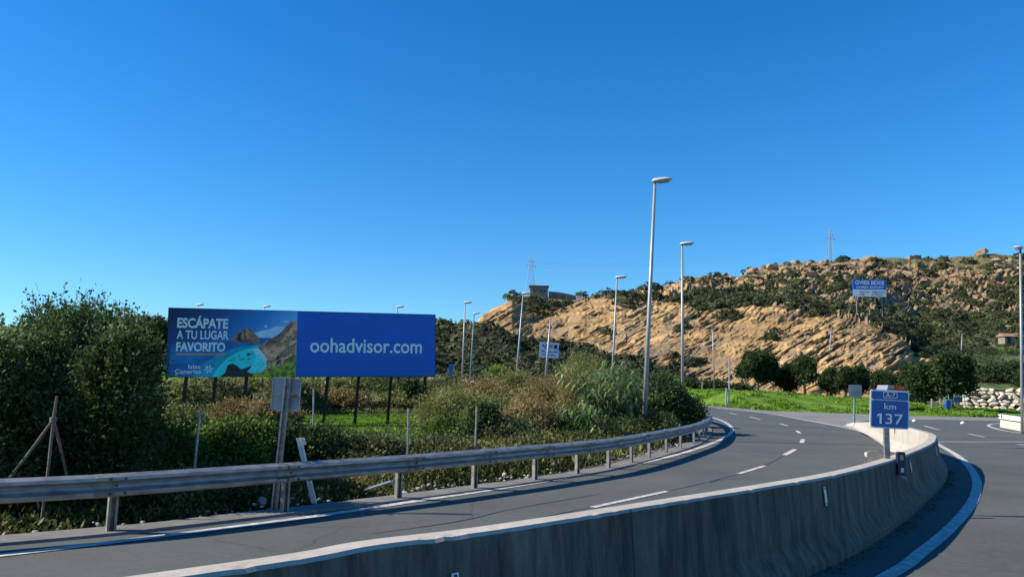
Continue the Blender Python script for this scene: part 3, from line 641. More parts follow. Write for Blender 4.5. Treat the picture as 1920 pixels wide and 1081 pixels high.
# ------------------------------------------------------------------ boulders on the hill
def boulder_mesh(seed, sx=1, sy=1, sz=.75, sub=3):
    import bmesh
    rng = np.random.default_rng(seed); bm = bmesh.new(); bmesh.ops.create_icosphere(bm, subdivisions=sub, radius=1)
    V = np.array([v.co[:] for v in bm.verts]); planes = unit(rng.normal(size=(13, 3))); h = .45 + .4 * rng.random(13)
    for pl, hh in zip(planes, h):
        e = V @ pl - hh; V = V - np.clip(e, 0, None)[:, None] * pl * .98
    V *= np.array([sx, sy, sz]) * (1 + .10 * (fbm(V[:, 0] * 3 + 5, V[:, 1] * 3 + V[:, 2] * 2, seed) - .5))[:, None]
    for v, c in zip(bm.verts, V): v.co = c
    me = bpy.data.meshes.new('boulder'); bm.to_mesh(me); bm.free(); me.materials.append(M['brownrock']); return me
bms = [boulder_mesh(300 + i, 1 + .5 * (i % 3) / 2, 1, .6 + .12 * (i % 3)) for i in range(7)]
rngb = np.random.default_rng(12)
def place_boulder(px, py, rpx, label, group=None, i=0, sink=.25, name='boulder'):
    p = hill_pt(px, py); r = rpx * p.y / F
    o = bpy.data.objects.new(name, bms[i % 7]); C.objects.link(o); o.location = (p.x, p.y - r * .2, p.z + r * sink)
    o.rotation_euler = (rngb.normal() * .25, rngb.normal() * .3 - .2, rngb.random() * 6.28); o.scale = (r, r, r); tag(o, label, 'boulder', group); return o
def ordn(k):
    one = ['first', 'second', 'third', 'fourth', 'fifth', 'sixth', 'seventh', 'eighth', 'ninth', 'tenth', 'eleventh', 'twelfth', 'thirteenth', 'fourteenth', 'fifteenth', 'sixteenth', 'seventeenth', 'eighteenth', 'nineteenth']
    if k < 19: return one[k]
    t = (k + 1) // 10; u = (k + 1) % 10; return {2: 'twenty', 3: 'thirty', 4: 'forty'}[t] + ('-' + one[u - 1] if u else 'th')
zones = [  # px box, count, size range, label, group
    ((1330, 1480, 498, 532), 26, (4, 10), 'brown boulder in the crags left of the right pylon', 'boulders of the left crags'),
    ((1480, 1660, 486, 530), 34, (4, 10), 'brown boulder along the skyline around the right pylon', 'boulders along the skyline'),
    ((1530, 1600, 520, 575), 12, (4, 9), 'weathered boulder just left of the blue hill billboard', 'boulders beside the hill billboard'),
    ((1660, 1800, 490, 560), 26, (3, 8), 'reddish boulder right of the hill billboard', 'boulders right of the hill billboard'),
    ((1800, 1935, 474, 520), 20, (3, 8), 'pale boulder along the right end of the skyline', 'boulders at the right end of the skyline'),
    ((1240, 1480, 525, 568), 40, (3, 7), 'small ochre boulder above the rock cut', 'boulders above the rock cut'),
    ((1560, 1900, 560, 640), 22, (2.5, 5), 'small boulder in the dark scrub of the right slope', 'boulders in the right scrub'),
    ((960, 1240, 548, 572), 14, (2, 4), 'small boulder along the headland crest', 'boulders on the headland crest'),
]
for (x0, x1, y0, y1), n, (s0, s1), lab, grp in zones:
    for k, x in enumerate(sorted(rngb.uniform(x0, x1, n))):
        y = rngb.uniform(max(y0, hf(x, ridge_px) + 2), y1)
        place_boulder(x, y, rngb.uniform(s0, s1), lab + ', ' + ordn(k) + ' from its left', grp, int(rngb.integers(7)))
for i, (x, y, r, lab) in enumerate([(1841, 477, 15, 'large leaning brown boulder standing highest on the right skyline'), (1409, 513, 12, 'big rounded ochre boulder at the left end of the crags'),
        (1447, 510, 11, 'big shaded boulder second from the left of the crags'), (1541, 497, 11, 'round boulder on the skyline below the right pylon'),
        (1702, 522, 13, 'angular reddish boulder above the right corner of the hill billboard'), (1617, 518, 11, 'split ochre boulder just above the hill billboard'), (1634, 487, 9, 'dark block poking from the skyline above the hill billboard')]):
    o = place_boulder(x, y, r, lab, None, i, .3)
    if i == 0: o.rotation_euler = (0, -.45, .3); o.scale = (o.scale.x * 1.2, o.scale.y, o.scale.z * .8)

# ------------------------------------------------------------------ hut, wall, pylons, house on the hill
p = hill_pt(1010, 558); hb = Vector((at(1010, 552, 255).x, 255, at(1010, 556, 255).z)); k_ = 255 / F
hut = empty('hilltop_hut', hb); tag(hut, 'small flat roofed masonry hut on the headland crest under the left pylon', 'hut')
MB().box(hb + Vector((0, 0, 9 * k_ - .5)), 34 * k_, 4.5, 17 * k_ + 1.0).build('wall', M['hut'], hut)
MB().box(hb + Vector((0, -.1, 18 * k_ + .1)), 38 * k_, 5.4, .35).build('roof', M['hutroof'], hut)
for dx in (-9, 4, 10): MB().box(hb + Vector((dx * k_, -2.26, 10 * k_)), .5, .05, .7).build('window', M['opening'], hut)
wl = MB(); q0 = hb + Vector((17.2 * k_, 0, 0))
pts = [(1029, 546, 555), (1045, 547, 556), (1062, 550, 557), (1080, 554, 558)]
for (x0, t0, b0), (x1, t1, b1) in zip(pts[:-1], pts[1:]):
    A = at(x0, t0, 257); B = at(x1, t1, 260); A2 = at(x0, b0 + 4, 257); B2 = at(x1, b1 + 4, 260); o_ = Vector((0, .5, 0))
    wl.add([A, B, B2, A2, A + o_, B + o_, B2 + o_, A2 + o_], [(0, 3, 2, 1), (4, 5, 6, 7), (0, 1, 5, 4), (0, 4, 7, 3), (1, 2, 6, 5)])
tag(wl.build('stone_wall', M['hut'], origin=at(1030, 556, 257)), 'low masonry wall sloping down to the right from the hilltop hut', 'wall')
def pylon(px, pyb, pyt, Y_, label, wpx):
    b = at(px, pyb, Y_); t = at(px + .5, pyt, Y_); Hh = (t - b).length; w0 = wpx * Y_ / F; r = max(.05, .5 * Y_ / F)
    root = empty('power_pylon', b); tag(root, label, 'pylon'); up = (t - b).normalized(); mb = MB(); nlev = 11; prev = None
    def ring(f):
        w_ = w0 * (1 - f) ** 1.0 * .5 + .28; c = b + up * Hh * f
        return [c + Vector((sx * w_, sy * w_, 0)) for sx, sy in ((-1, -1), (1, -1), (1, 1), (-1, 1))]
    for i in range(nlev + 1):
        R = ring(i / nlev * .97)
        if prev:
            for q in range(4): mb.tube([prev[q], R[q]], r * .6, 4); mb.tube([prev[q], R[(q + 1) % 4]], r * .35, 4)
        prev = R
    mb.build('lattice_mast', M['galvd'], root)
    for f, wd in ((.68, 5.2), (.80, 3.4)):
        m2 = MB(); c = b + up * Hh * f; L_ = wd * Y_ / F * 1.6; m2.tube([c - Vector((L_, 0, -.1)), c + Vector((L_, 0, 0))], r * .8, 4)
        for s_ in (-1, 1): m2.tube([c + Vector((s_ * L_, 0, .1)), c + Vector((s_ * L_, 0, -.9))], r * .9, 5)
        m2.build('cross_arm', M['galvd'], root)
    return b + up * Hh * .68
pa = pylon(995, 545, 476, 285, 'lattice power pylon rising behind the hilltop hut', 13)
pb = pylon(1556, 490, 427, 400, 'lattice power pylon on the ridge left of the hill billboard', 10)
wr = MB()
for dz in (-.6, .9): wr.tube([pa + Vector((0, 0, dz)) + (pb - pa) * t + Vector((0, 0, -18 * t * (1 - t))) for t in np.linspace(0, 1, 16)], .014, 4)
for dz in (-.6, .9): wr.tube([pb + Vector((t * 190, t * 30, dz + 12 * t - 14 * t * (1 - t))) for t in np.linspace(0, 1, 12)], .014, 4)
tag(wr.build('power_line', M['galvd']), 'thin overhead wires hanging between the two ridge pylons', 'cable')
# hill billboard
P0 = at(1599.5, 556, 200); ex = (at(1662, 557, 200) - P0); Wb = ex.length; ey = at(1599.5, 523, 200) - P0; Hb = ey.length
fr = frame(P0, ex, ey); hbz = empty('hill_billboard', P0 + ex / 2); tag(hbz, 'blue and white lettered billboard high on the rocky hillside', 'billboard')
MB().prism([(0, 0), (Wb, 0), (Wb, Hb), (0, Hb)], fr, -.25, 0).build('panel', M['boardblue'], hbz)
MB().prism([(0.05, 0.08), (Wb - .05, 0.08), (Wb - .05, Hb * .42), (0.05, Hb * .42)], fr, .005, .02).build('white_band', M['white'], hbz)
text('GVIEB BEXIE', fr, (Wb * .06, Hb * .70, Wb * .94, Hb * .93), M['white'], hbz, w0=.03, bold=.02)
text('UNISEX EXPORT', fr, (Wb * .10, Hb * .49, Wb * .92, Hb * .62), M['white'], hbz, w0=.03, bold=.02)
text('BANCO DE\nEXIBE', fr, (Wb * .2, Hb * .08, Wb * .48, Hb * .34), M['signblue'], hbz, w0=.03, bold=.01)
text('ALMACENES\nEXTERIOR', fr, (Wb * .55, Hb * .08, Wb * .95, Hb * .34), M['signblue'], hbz, w0=.03, bold=.01)
for u in (.12, .5, .88):
    a = fr(Wb * u, 0.1, -.35); MB().tube([a + Vector((0, 0, Hb * .8)), a - Vector((0, 0, 5.0))], .13, 6).build('leg', M['galvd'], hbz)
# small houses on the right slope
b = at(1887, 640, 158); h_ = empty('hillside_shed', b); tag(h_, 'tiny tile roofed shed half hidden in scrub at the right edge', 'shed')
MB().box(b + Vector((0, 0, .3)), 2.0, 2.2, 1.6).build('wall', M['hut'], h_)
MB().add([b + Vector(v) for v in [(-1.3, -1.4, 1.0), (1.3, -1.4, 1.0), (1.3, 1.4, 1.0), (-1.3, 1.4, 1.0), (-1.3, 0, 1.7), (1.3, 0, 1.7)]], [(0, 1, 5, 4), (3, 4, 5, 2), (0, 4, 3), (1, 2, 5), (0, 3, 2, 1)]).build('roof', M['ceramic'], h_)
MB().box(b + Vector((-.2, -1.12, .3)), .8, .06, 1.5).build('door', M['opening'], h_)
b = hill_pt(1713, 482); MB_ = MB().box(b + Vector((0, 0, .2)), 6, 4, 1.8); MB_.box(b + Vector((.8, 0, 1.25)), 3.2, 4.6, .3)
tag(MB_.build('hilltop_cabin', M['hut'], origin=b), 'low pale cabin roof just showing on the skyline above the hill billboard', 'cabin')

# ================================================================== GUARD RAIL (left)
def wprofile(th=.004):
    pr = [(-.012, -.155), (.0, -.150), (.078, -.118), (.083, -.075), (.012, -.035), (.0, -.0), (.012, .035), (.083, .075), (.078, .118), (0, .150), (-.012, .155)]
    pr = [(a * .92, z * .86) for a, z in pr]
    bk = [(a - th if abs(z) < .129 else a - th * .5, z) for a, z in pr][::-1]
    return pr + [(a - .004, z) for a, z in bk]
rail = empty('guard_rail', (RQ[60][0], RQ[60][1], 0)); tag(rail, 'long galvanised steel guard rail on posts curving along the left edge of the ramp', 'guard rail')
ZC = RAILZ - .133
total = RS[-1]; bx = []
s_start = 0.0; joints = []
jpx = [239, 562, 780, 918, 1027, 1105, 1162, 1210, 1245, 1272, 1298, 1318, 1330]
rpx, rpy = proj(np.c_[RQ, np.full(len(RQ), RAILZ)])
tip = int(np.argmax(np.where(RQ[:, 1] > 3, rpx, -1e9)))
jidx = [0] + [int(np.argmin(np.abs(np.where(np.arange(len(RQ)) <= tip, rpx, 1e9) - x))) for x in jpx[:]]
jidx = sorted(set(jidx)); nx = jidx[-1]
while nx + 14 < len(RQ) - 1: nx += 14; jidx.append(nx)
jidx[-1] = len(RQ) - 1
for i0, i1 in zip(jidx[:-1], jidx[1:]):
    Q = RQ[max(i0 - 1, 0):i1 + 1]; V, Fs = sweep(Q, wprofile(), ZC + .003 * ((i0) % 3)); mesh('rail_beam', V, Fs, M['galv'], rail)
    if i0:
        c = RQ[i0]; t = tangents(RQ)[i0]; nn = np.array([t[1], -t[0]])
        # splice: lap line and bolts
        V, Fs = sweep(RQ[i0 - 1:i0 + 1][::1], [(a + .0065, z * 1.01) for a, z in wprofile()], ZC); mesh('splice', V, Fs, M['galvd'], rail)
        mb = MB()
        for da, zz in ((-.10, .082), (-.10, -.082), (.06, .082), (.06, -.082), (-.02, 0)):
            q = c + t * da + nn * (.080 if zz else .006); mb.tube([(q[0], q[1], ZC + zz), (q[0] + nn[0] * .014, q[1] + nn[1] * .014, ZC + zz)], .016, 6)
        mb.build('bolt', M['dark'], rail)
def cpost(Q, t, z0, z1, parent, name='post', w_=.105, dep=.055, th=.006, m='galvd'):
    t = Vector((t[0], t[1], 0)).normalized(); nn = Vector((t.y, -t.x, 0)); c = Vector((Q[0], Q[1], 0)); mb = MB(); hh = z1 - z0; zc = (z0 + z1) / 2
    def bx_(a, b, sx, sy): mb.box(c + t * a + nn * b + Vector((0, 0, zc)), sx, sy, hh, X=t)
    bx_(0, -dep / 2, w_, th); bx_(-w_ / 2 + th / 2, .003, th, dep - .006); bx_(w_ / 2 - th / 2, .003, th, dep - .006)
    bx_(-w_ / 2 + .014, dep / 2 + .0035, .028, th); bx_(w_ / 2 - .014, dep / 2 + .0035, .028, th)
    return mb.build(name, M[m], parent)
ppx = [(215, 990), (541, 957), (755, 927), (905, 907), (1012, 893), (1091, 880), (1150, 866), (1195, 855), (1228, 844), (1257, 835), (1285, 826), (1309, 819), (1319, 811), (1326, 797)]
pi = []
for x, y in ppx[:12]:
    g_ = G(x, y); pi.append(int(np.argmin(np.where(np.arange(len(RQ)) <= tip + 6, np.abs(rpx - x), 1e9))))
step_ = 8; k = max(pi) + 6
while k < len(RQ) - 2: pi.append(k); k += 7
for k in (max(pi[0] - 16, 1), max(pi[0] - 32, 1)): pi.append(k)
TQ = tangents(RQ)
for k in sorted(set(pi)):
    t = TQ[k]; nn = np.array([t[1], -t[0]]); q = RQ[k] - nn * .14
    cpost(q, t, -.1, RAILZ - .03, rail)
    s = RQ[k] - nn * .055; MB().box((s[0], s[1], ZC), .10, .095, .20, X=(t[0], t[1], 0)).build('spacer', M['galvd'], rail)

# ================================================================== CONCRETE BARRIER
bpx, bpy_ = proj(np.c_[BQ + BN * .1, np.full(len(BQ), .8)]); bpx = np.where(BQ[:, 1] < 2, -1e9, bpx)
prof = [(.30, -.05), (.30, .075), (.155, .33), (.105, .775), (.085, .80), (-.085, .80), (-.105, .775), (-.155, .33), (-.30, .075), (-.30, -.05)]
pr2 = []
for i in range(len(prof) - 1):
    a, b = prof[i], prof[i + 1]; n = max(1, int(math.hypot(a[0] - b[0], a[1] - b[1]) / .07))
    for k in range(n): pr2.append((a[0] + (b[0] - a[0]) * k / n, a[1] + (b[1] - a[1]) * k / n))
pr2.append(prof[-1]); kp = len(pr2)
endd = BS[-1] - BS; zs = np.interp(endd, [0, 1.5, 7, 12, 18], [.14, .3, .62, .85, 1.0])
V, Fs = sweep(BQ, pr2, 0, zs, close=False); V = V.reshape(len(BQ), kp, 3)
drop = zr(BQ[:, 1]) * (np.arange(len(BQ)) < len(BQ) * .6)
for j, (a, z) in enumerate(pr2):
    if a > 0 and z < .77: V[:, j, 2] += drop * np.interp(z, [.33, .77], [1, 0])
# rough, chipped upper edges, board marks and slight waviness
for j, (a, z) in enumerate(pr2):
    e = (fbm(BS * 1.2, BS * 0 + j * .10, 11, 3) - .5) * .002; V[:, j, :2] += BN * e[:, None]
    if z > .76:
        chip = np.clip(fbm(BS * 7.1, BS * 0 + (5 if a > 0 else 9), 13, 4) - .64, 0, 1) * .05 * (a > 0) * (abs(a) > .07)
        V[:, j, 2] -= chip; V[:, j, :2] -= BN * (np.sign(a) * chip * .7)[:, None]
        V[:, j, 2] += (fbm(BS * .8, BS * 0, 15) - .5) * .001
topface = [1 if (pr2[j][1] > .77 and pr2[j + 1][1] > .77) or pr2[j + 1][0] < 0 else 0 for j in range(kp - 1)]  # sunlit top and inner side painted paler, shaded outer face darker
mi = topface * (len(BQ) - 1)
ends = [tuple(range(kp))[::-1], tuple((len(BQ) - 1) * kp + j for j in range(kp))]
i900 = int(np.argmin(np.abs(bpx[:np.argmax(bpx)] - 1200)))
bar = empty('concrete_barrier', (BQ[i900][0], BQ[i900][1], 0)); tag(bar, 'long cast concrete safety barrier curving between the ramp and the right road', 'barrier')
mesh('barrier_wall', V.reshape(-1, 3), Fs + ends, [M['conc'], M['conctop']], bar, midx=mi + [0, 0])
imax = int(np.argmax(bpx))
def bface(px):
    i = int(np.argmin(np.abs(bpx[:imax] - px))); return i
def plate(px, z0, z1, wd=.06):
    i = bface(px); t = Vector((BT[i][0], BT[i][1], 0)); nn = Vector((BN[i][0], BN[i][1], 0)); 
    def pt(z): a = np.interp(z, [.33, .775], [.155, .105]) + .014; return Vector((BQ[i][0], BQ[i][1], z)) + nn * a
    A = pt(z0); B = pt(z1); o = MB().box((A + B) / 2, wd, .008, (B - A).length, X=t, Y=nn, Z=(B - A)).build('reflector_plate', M['signwhite'], bar)
    mb = MB()
    for z in (z0 + .02, z1 - .02): q = pt(z); mb.tube([q, q + nn * .012], .012, 6)
    mb.build('bolt', M['dark'], o)
for px, z0, z1 in ((1543, .47, .69), (1703, .50, .70), (1752, .5, .72), (856, .34, .56)): plate(px, z0, z1)
for px in (1180, 1476, 1690):      # cast joints: thin dark grooves filled flush with the face
    i = bface(px); t = BT[i]; mb = MB(); pf = [(a, z + (float(drop[i]) * np.interp(z, [.33, .77], [1, 0]) if a > 0 and z < .77 else 0)) for a, z in pr2 if a > .0]
    W0 = [Vector((BQ[i][0] + BN[i][0] * (a + .0025) + t[0] * s_, BQ[i][1] + BN[i][1] * (a + .0025) + t[1] * s_, z)) for s_ in (-.006, .006) for a, z in pf]; k_ = len(pf)
    mb.add(W0, [(q, q + 1, k_ + q + 1, k_ + q) for q in range(k_ - 1)]); mb.build('joint', M['opening'], bar)
for d_ in (14.5, 17.0, 11.5):      # drain slots and lifting holes on the inner face
    i = int(np.argmin(np.abs(endd - d_))); nn = Vector((BN[i][0], BN[i][1], 0)); c = Vector((BQ[i][0], BQ[i][1], .6)) - nn * .128
    MB().box(c, .07, .02, .16, X=(BT[i][0], BT[i][1], 0)).build('slot', M['joint'], bar)
# mineral line of dirt and grit at its foot
rg = np.random.default_rng(3); mb = MB()
for k in range(420):
    i = int(rg.integers(0, imax)); q = BQ[i] + BN[i] * (.33 + abs(rg.normal()) * .10); r = .006 + .012 * rg.random()
    mb.box((q[0], q[1], r * .6 + float(zr(q[1]))), r * 2.4, r * 1.6, r * 1.2, X=(rg.normal(), rg.normal(), 0))
tag(mb.build('grit', M['joint']), 'dark grit and leaf litter gathered along the foot of the concrete barrier', 'grit', kind='stuff')

# ------------------------------------------------------------------ km sign
iS = bface(1667); cS = Vector((BQ[iS][0], BQ[iS][1], 0)); Ys = 12.75
base = at(1667, 855, Ys); base.z = .78; 
sg = empty('kilometre_sign', base); tag(sg, 'blue square road sign reading A-7 km 137 on a post at the concrete barrier', 'road sign')
P0 = at(1631, 801, Ys); ex = at(1704.5, 805, Ys) - P0; ey = at(1632, 729, Ys) - P0
Wk = ex.length; Hk = ey.length; fr = frame(P0, ex, ey)
MB().prism(rrect(0, 0, Wk, Hk, .045), fr, -.012, 0).build('panel', M['signwhite'], sg)
i_ = .022; MB().prism(rrect(i_, i_, Wk - i_, Hk * .725, .03), fr, .001, .004).build('lower_field', M['signblue'], sg)
MB().prism(rrect(i_, Hk * .75, Wk - i_, Hk - i_, .03), fr, .001, .004).build('upper_field', M['signblue'], sg)
bx0 = (Wk * .33, Hk * .79, Wk * .69, Hk * .955)
out = rrect(*bx0, .02); inn = rrect(bx0[0] + .008, bx0[1] + .008, bx0[2] - .008, bx0[3] - .008, .014); n = len(out)
mb = MB(); mb.add([fr(u, v, .006) for u, v in out + inn], [(i, (i + 1) % n, n + (i + 1) % n, n + i) for i in range(n)]); mb.build('number_frame', M['signwhite'], sg)
text('A-7', fr, (Wk * .39, Hk * .815, Wk * .63, Hk * .93), M['signwhite'], sg, w0=.006, bold=.0)
text('km', fr, (Wk * .36, Hk * .50, Wk * .66, Hk * .655), M['signwhite'], sg, w0=.006, bold=.0)
text('37', fr, (Wk * .39, Hk * .12, Wk * .84, Hk * .385), M['signwhite'], sg, w0=.006, bold=.0)
MB().prism([(Wk * a_, Hk * b_) for a_, b_ in [(.245, .12), (.295, .12), (.295, .385), (.255, .385), (.18, .345), (.18, .305), (.245, .335)]], fr, .005, .006).build('lettering', M['signwhite'], sg)
c = P0 + ex * .48; pt = Vector((c.x, c.y + .07, 0)); pb_ = at(1667, 860, Ys)
MB().box(Vector((pb_.x, Ys + .07, (base.z + P0.z + Hk * .9) / 2)), .085, .05, (P0.z + Hk * .9 - base.z), X=(1, 0, 0)).build('post', M['galv'], sg)
for v in (.25, .75): MB().box(fr(Wk * .48, Hk * v, -.034), .16, .016, .03, X=ex, Z=ey).build('clamp', M['galvd'], sg)
# delineator on the barrier's near face
iD = bface(1677); nn = Vector((BN[iD][0], BN[iD][1], 0)); tt = Vector((BT[iD][0], BT[iD][1], 0)); c = Vector((BQ[iD][0], BQ[iD][1], .56)) + nn * .2
dl = empty('delineator', c); tag(dl, 'navy plastic delineator with two reflectors fixed to the barrier below the kilometre sign', 'delineator')
face = Vector((.55, -.83, 0)).normalized(); sx = Vector((.83, .55, 0)).normalized()
sx = Vector((1, .15, 0)).normalized()
fr = frame(c, sx, (0, 0, 1)); 
MB().prism(rrect(-.068, 0, .068, .37, .03), fr, -.035, .02).build('body', M['plastic'], dl)
MB().prism(rrect(-.025, .24, .028, .32, .01), fr, .021, .026).build('reflector', M['amber'], dl)
MB().prism(rrect(-.025, .05, .028, .12, .01), fr, .021, .026).build('reflector', M['signwhite'], dl)
MB().add([fr(-.06, 0, .02), fr(.07, -.02, .03), fr(.075, -.07, .05), fr(-.0, -.05, .05), fr(-.06, 0, -.03), fr(.07, -.02, -.02), fr(.075, -.07, .04), fr(-.0, -.05, .04)], [(0, 3, 2, 1), (4, 5, 6, 7), (0, 1, 5, 4), (1, 2, 6, 5), (2, 3, 7, 6), (3, 0, 4, 7)]).build('bracket', M['galv'], dl)
# rounded white terminal of a crash rail behind the barrier
e0 = at(1645, 862, 13.4); e0.z = 0; tm = empty('rail_terminal', e0); tag(tm, 'worn white rounded rail end piece behind the barrier beside the kilometre sign', 'rail end')
fr = frame(Vector((e0.x - .10, 13.4, .0)), (.92, -.38, 0), (0, 0, 1))
MB().prism(rrect(-.07, .50, .17, .87, .07, 6), fr, -.2, .04).build('end_shell', M['kerb'], tm)
MB().prism(rrect(-.1, .47, -.06, .84, .018), fr, -.10, .0).build('rim', M['white'], tm)
MB().prism(rrect(-.095, .56, -.101, .78, .001), fr, -.04, .03).build('marking', M['opening'], tm)
MB().box(e0 + Vector((.05, .05, .26)), .1, .08, .56).build('post', M['galvd'], tm)
MB().prism([(.2, .5), (.42, .48), (.44, .72), (.3, .80), (.2, .76)], fr, -.12, -.02).build('splice_plate', M['joint'], tm)

# ------------------------------------------------------------------ lamp posts
def lamp(px_b, py_b, px_t, py_t, Y_, label, hd=1, gm='lamp', hl=.62, grp='street lamps', rs=.86):
    b = at(px_b, py_b, Y_); t = at(px_t, py_t, Y_); s = 1.0
    gz = float(ground_z(b.x, b.y)); 
    if abs(gz - b.z) < 2.5 and Y_ < 100: dz = b - t; b = t + dz * ((t.z - gz + .05) / (t.z - b.z))
    root = empty('street_lamp', b); tag(root, label, 'street lamp', grp); r1 = .105; r2 = .05
    r1 *= rs; MB().tube([b, b.lerp(t, .5), t], [r1, (r1 + r2) / 2, r2], 12).build('pole', M[gm], root, smooth=True)
    MB().box(b + Vector((0, 0, .06)), .34, .34, .05).build('base_plate', M['galvd'], root)
    ax = Vector((hd * .93, -.36, .07)).normalized(); L_ = hl; sd_ = Vector((0, 0, 1)).cross(ax).normalized(); uz = ax.cross(sd_)
    stn = [(-.16, .02, .05, .06), (-.12, .075, .10, .13), (0, .105, .13, .17), (.3, .11, .12, .18), (.6, .10, .10, .17), (.85, .06, .075, .14), (1, .015, .035, .08)]
    V = []; n = 12
    for f, h1, h2, w_ in stn:
        c = t + ax * (L_ * f) + uz * .04
        for k in range(n):
            a = 2 * math.pi * k / n; zz = math.sin(a); V.append(c + sd_ * w_ * math.cos(a) * 1.0 + uz * (zz * (h1 if zz > 0 else h2 * .45)))
    Fs = [(i * n + k, i * n + (k + 1) % n, (i + 1) * n + (k + 1) % n, (i + 1) * n + k) for i in range(len(stn) - 1) for k in range(n)] + [tuple(range(n))[::-1], tuple((len(stn) - 1) * n + k for k in range(n))]
    hdo = MB().add(V, Fs).build('lamp_head', M['head'], root, smooth=True)
    MB().box(t + ax * L_ * .5 - uz * .022, L_ * .62, .20, .045, X=ax, Y=sd_, Z=uz).build('lens', M['lens'], hdo)
    return root
lamp(1206, 832, 1228, 342, 27, 'tallest looking street lamp rising from behind the near guard rail')
lamp(1280, 765, 1279, 459, 39, 'second tallest street lamp standing behind the dark bush at the bend')
lamp(1146, 745, 1157, 521, 51.5, 'street lamp rising behind the reed clump, third by height', hl=.7)
lamp(965, 745, 981, 551, 62, 'street lamp whose head overlaps the left end of the rocky headland', hl=.75)
lamp(866, 725, 872, 568, 71, 'street lamp just right of the big billboard, the taller of a close pair', hl=.7)
lamp(881, 715, 889, 588, 83, 'greenish street lamp just right of the big billboard, the shorter of a close pair', gm='greenpole', hl=.7)
lamp(366, 725, 371, 572, 81, 'street lamp peeking over the left part of the big billboard', hl=.8)
lamp(492, 725, 496, 575, 80, 'street lamp peeking over the middle of the big billboard', hl=.8)
lamp(740, 725, 745, 576, 77, 'street lamp peeking over the right part of the big billboard', hl=.8)
lamp(1340, 745, 1336, 613, 93, 'slim street lamp on the grass bank in front of the rock cut', hd=-1)
lamp(1917, 812, 1913, 467, 37.6, 'street lamp cut by the right edge of the picture', hd=-1, hl=.4, rs=.7)
lamp(1802, 676, 1804, 622, 125, 'small street lamp on the scrubby slope at the right', hd=-1, hl=.9)
# bare pole in front of the information sign
b = at(1021, 735, 58); t = at(1032, 600, 58)
tag(MB().tube([b, t], [.11, .06], 10).build('bare_pole', M['lamp'], origin=b, smooth=True), 'pale leaning pole without a lamp in front of the small white information sign', 'pole')

# ------------------------------------------------------------------ slim posts
def slim(pb_, pt_, Y_, r, label, m='galv', name='marker_post', grp=None, cat='post', capm=None):
    b = at(*pb_, Y_); t = at(*pt_, Y_); root = tag(MB().tube([b, t], r, 8).build(name, M[m], origin=b), label, cat, grp)
    if capm: MB().tube([t, t + Vector((0, 0, .03))], r * 1.25, 8).build('cap', M[capm], root)
    return root
def Yg(px, py): return G(px, py).y
slim((1361, 759), (1362, 727), 66, .075, 'left one of two short grey posts at the foot of the grass bank', 'lamp', 'bollard')
slim((1367, 760), (1368, 672), 66, .07, 'taller right one of two grey posts at the foot of the grass bank', 'lamp', 'bollard')
slim((1316, 738), (1317, 716), 88, .06, 'tiny white post on the grass bank left of the slim street lamp', 'lamp', 'bollard')
b = at(1555, 668, 165); slim((1555, 668), (1559, 615), 165, .12, 'faint pale pole standing against the rock cut', 'lamp', 'pole', cat='pole')
for (xb, yb, xt, yt, r, lab) in [(355, 973, 375, 773, .022, 'leaning fence post with a bent top behind the left stretch of guard rail'), (764, 872, 766, 765, .022, 'thin fence post standing left of the green lawn patch'),
        (750, 920, 752, 880, .018, 'short stub post beside a guard rail post'), (889, 905, 894, 762, .022, 'thin fence post behind the middle of the guard rail'), (1040, 868, 1043, 762, .03, 'thin fence post left of the reed clump'), (1091, 850, 1093, 778, .03, 'thin fence post in front of the reed clump'),
        (587, 860, 588, 728, .022, 'thin fence post right of the grey sign back')]:
    Y_ = 11.6 if xb < 400 else 14.6 if xb < 800 and xb != 587 else 16.5 if xb < 1000 else 24
    if xb == 764: Y_ = 15.5
    if xb == 587: Y_ = 19
    b = at(xb, yb, Y_); t = at(xt, yt, Y_); gz = -.2; b = t + (b - t) * ((t.z - gz) / (t.z - b.z))
    root = empty('fence_post', b); tag(root, lab, 'fence post', 'fence posts behind the guard rail')
    MB().tube([b, t], r, 8).build('post', M['galv'], root)
    if xb == 355: MB().tube([t, t + Vector((.03, 0, .03)), t + Vector((.06, 0, -.02)), t + Vector((.09, 0, -.09))], .008, 6).build('wire_end', M['greenpole'], root)
    else: MB().tube([t, t + Vector((0, 0, .012))], r * 1.15, 8).build('cap', M['dark'], root)
# sign seen from behind near the rail
Ysg = 11.15; b = at(515, 957, Ysg); t = at(541, 708, Ysg); sb = empty('road_sign_back', Vector((b.x, b.y, 0))); tag(sb, 'grey back of a square road sign on a leaning post behind the guard rail', 'road sign')
dd = (t - b); cpx = Vector((1, 0, 0)); up = dd.normalized(); mb = MB()
c = (b + t) / 2; L_ = dd.length
mb.box(c, .08, .006, L_, X=(1, .0, -.1), Z=up); mb.box(c + Vector((-.04, -.025, 0)), .006, .05, L_, X=(1, 0, -.1), Z=up); mb.box(c + Vector((.04, -.025, 0)), .006, .05, L_, X=(1, 0, -.1), Z=up)
mb.box(c + Vector((-.03, -.052, 0)), .024, .006, L_, X=(1, 0, -.1), Z=up); mb.build('post', M['galv'], sb)
P0 = at(507.5, 767.5, Ysg + .05); ex = at(561.5, 771.5, Ysg + .05) - P0; ey = at(512, 706, Ysg + .05) - P0; Wk = ex.length; Hk = ey.length; fr = frame(P0, ex, ey)
MB().prism(rrect(0, 0, Wk, Hk, .02), fr, -.012, 0).build('panel', M['signback'], sb)
o_ = rrect(0, 0, Wk, Hk, .02); i2 = rrect(.012, .012, Wk - .012, Hk - .012, .015); n = len(o_)
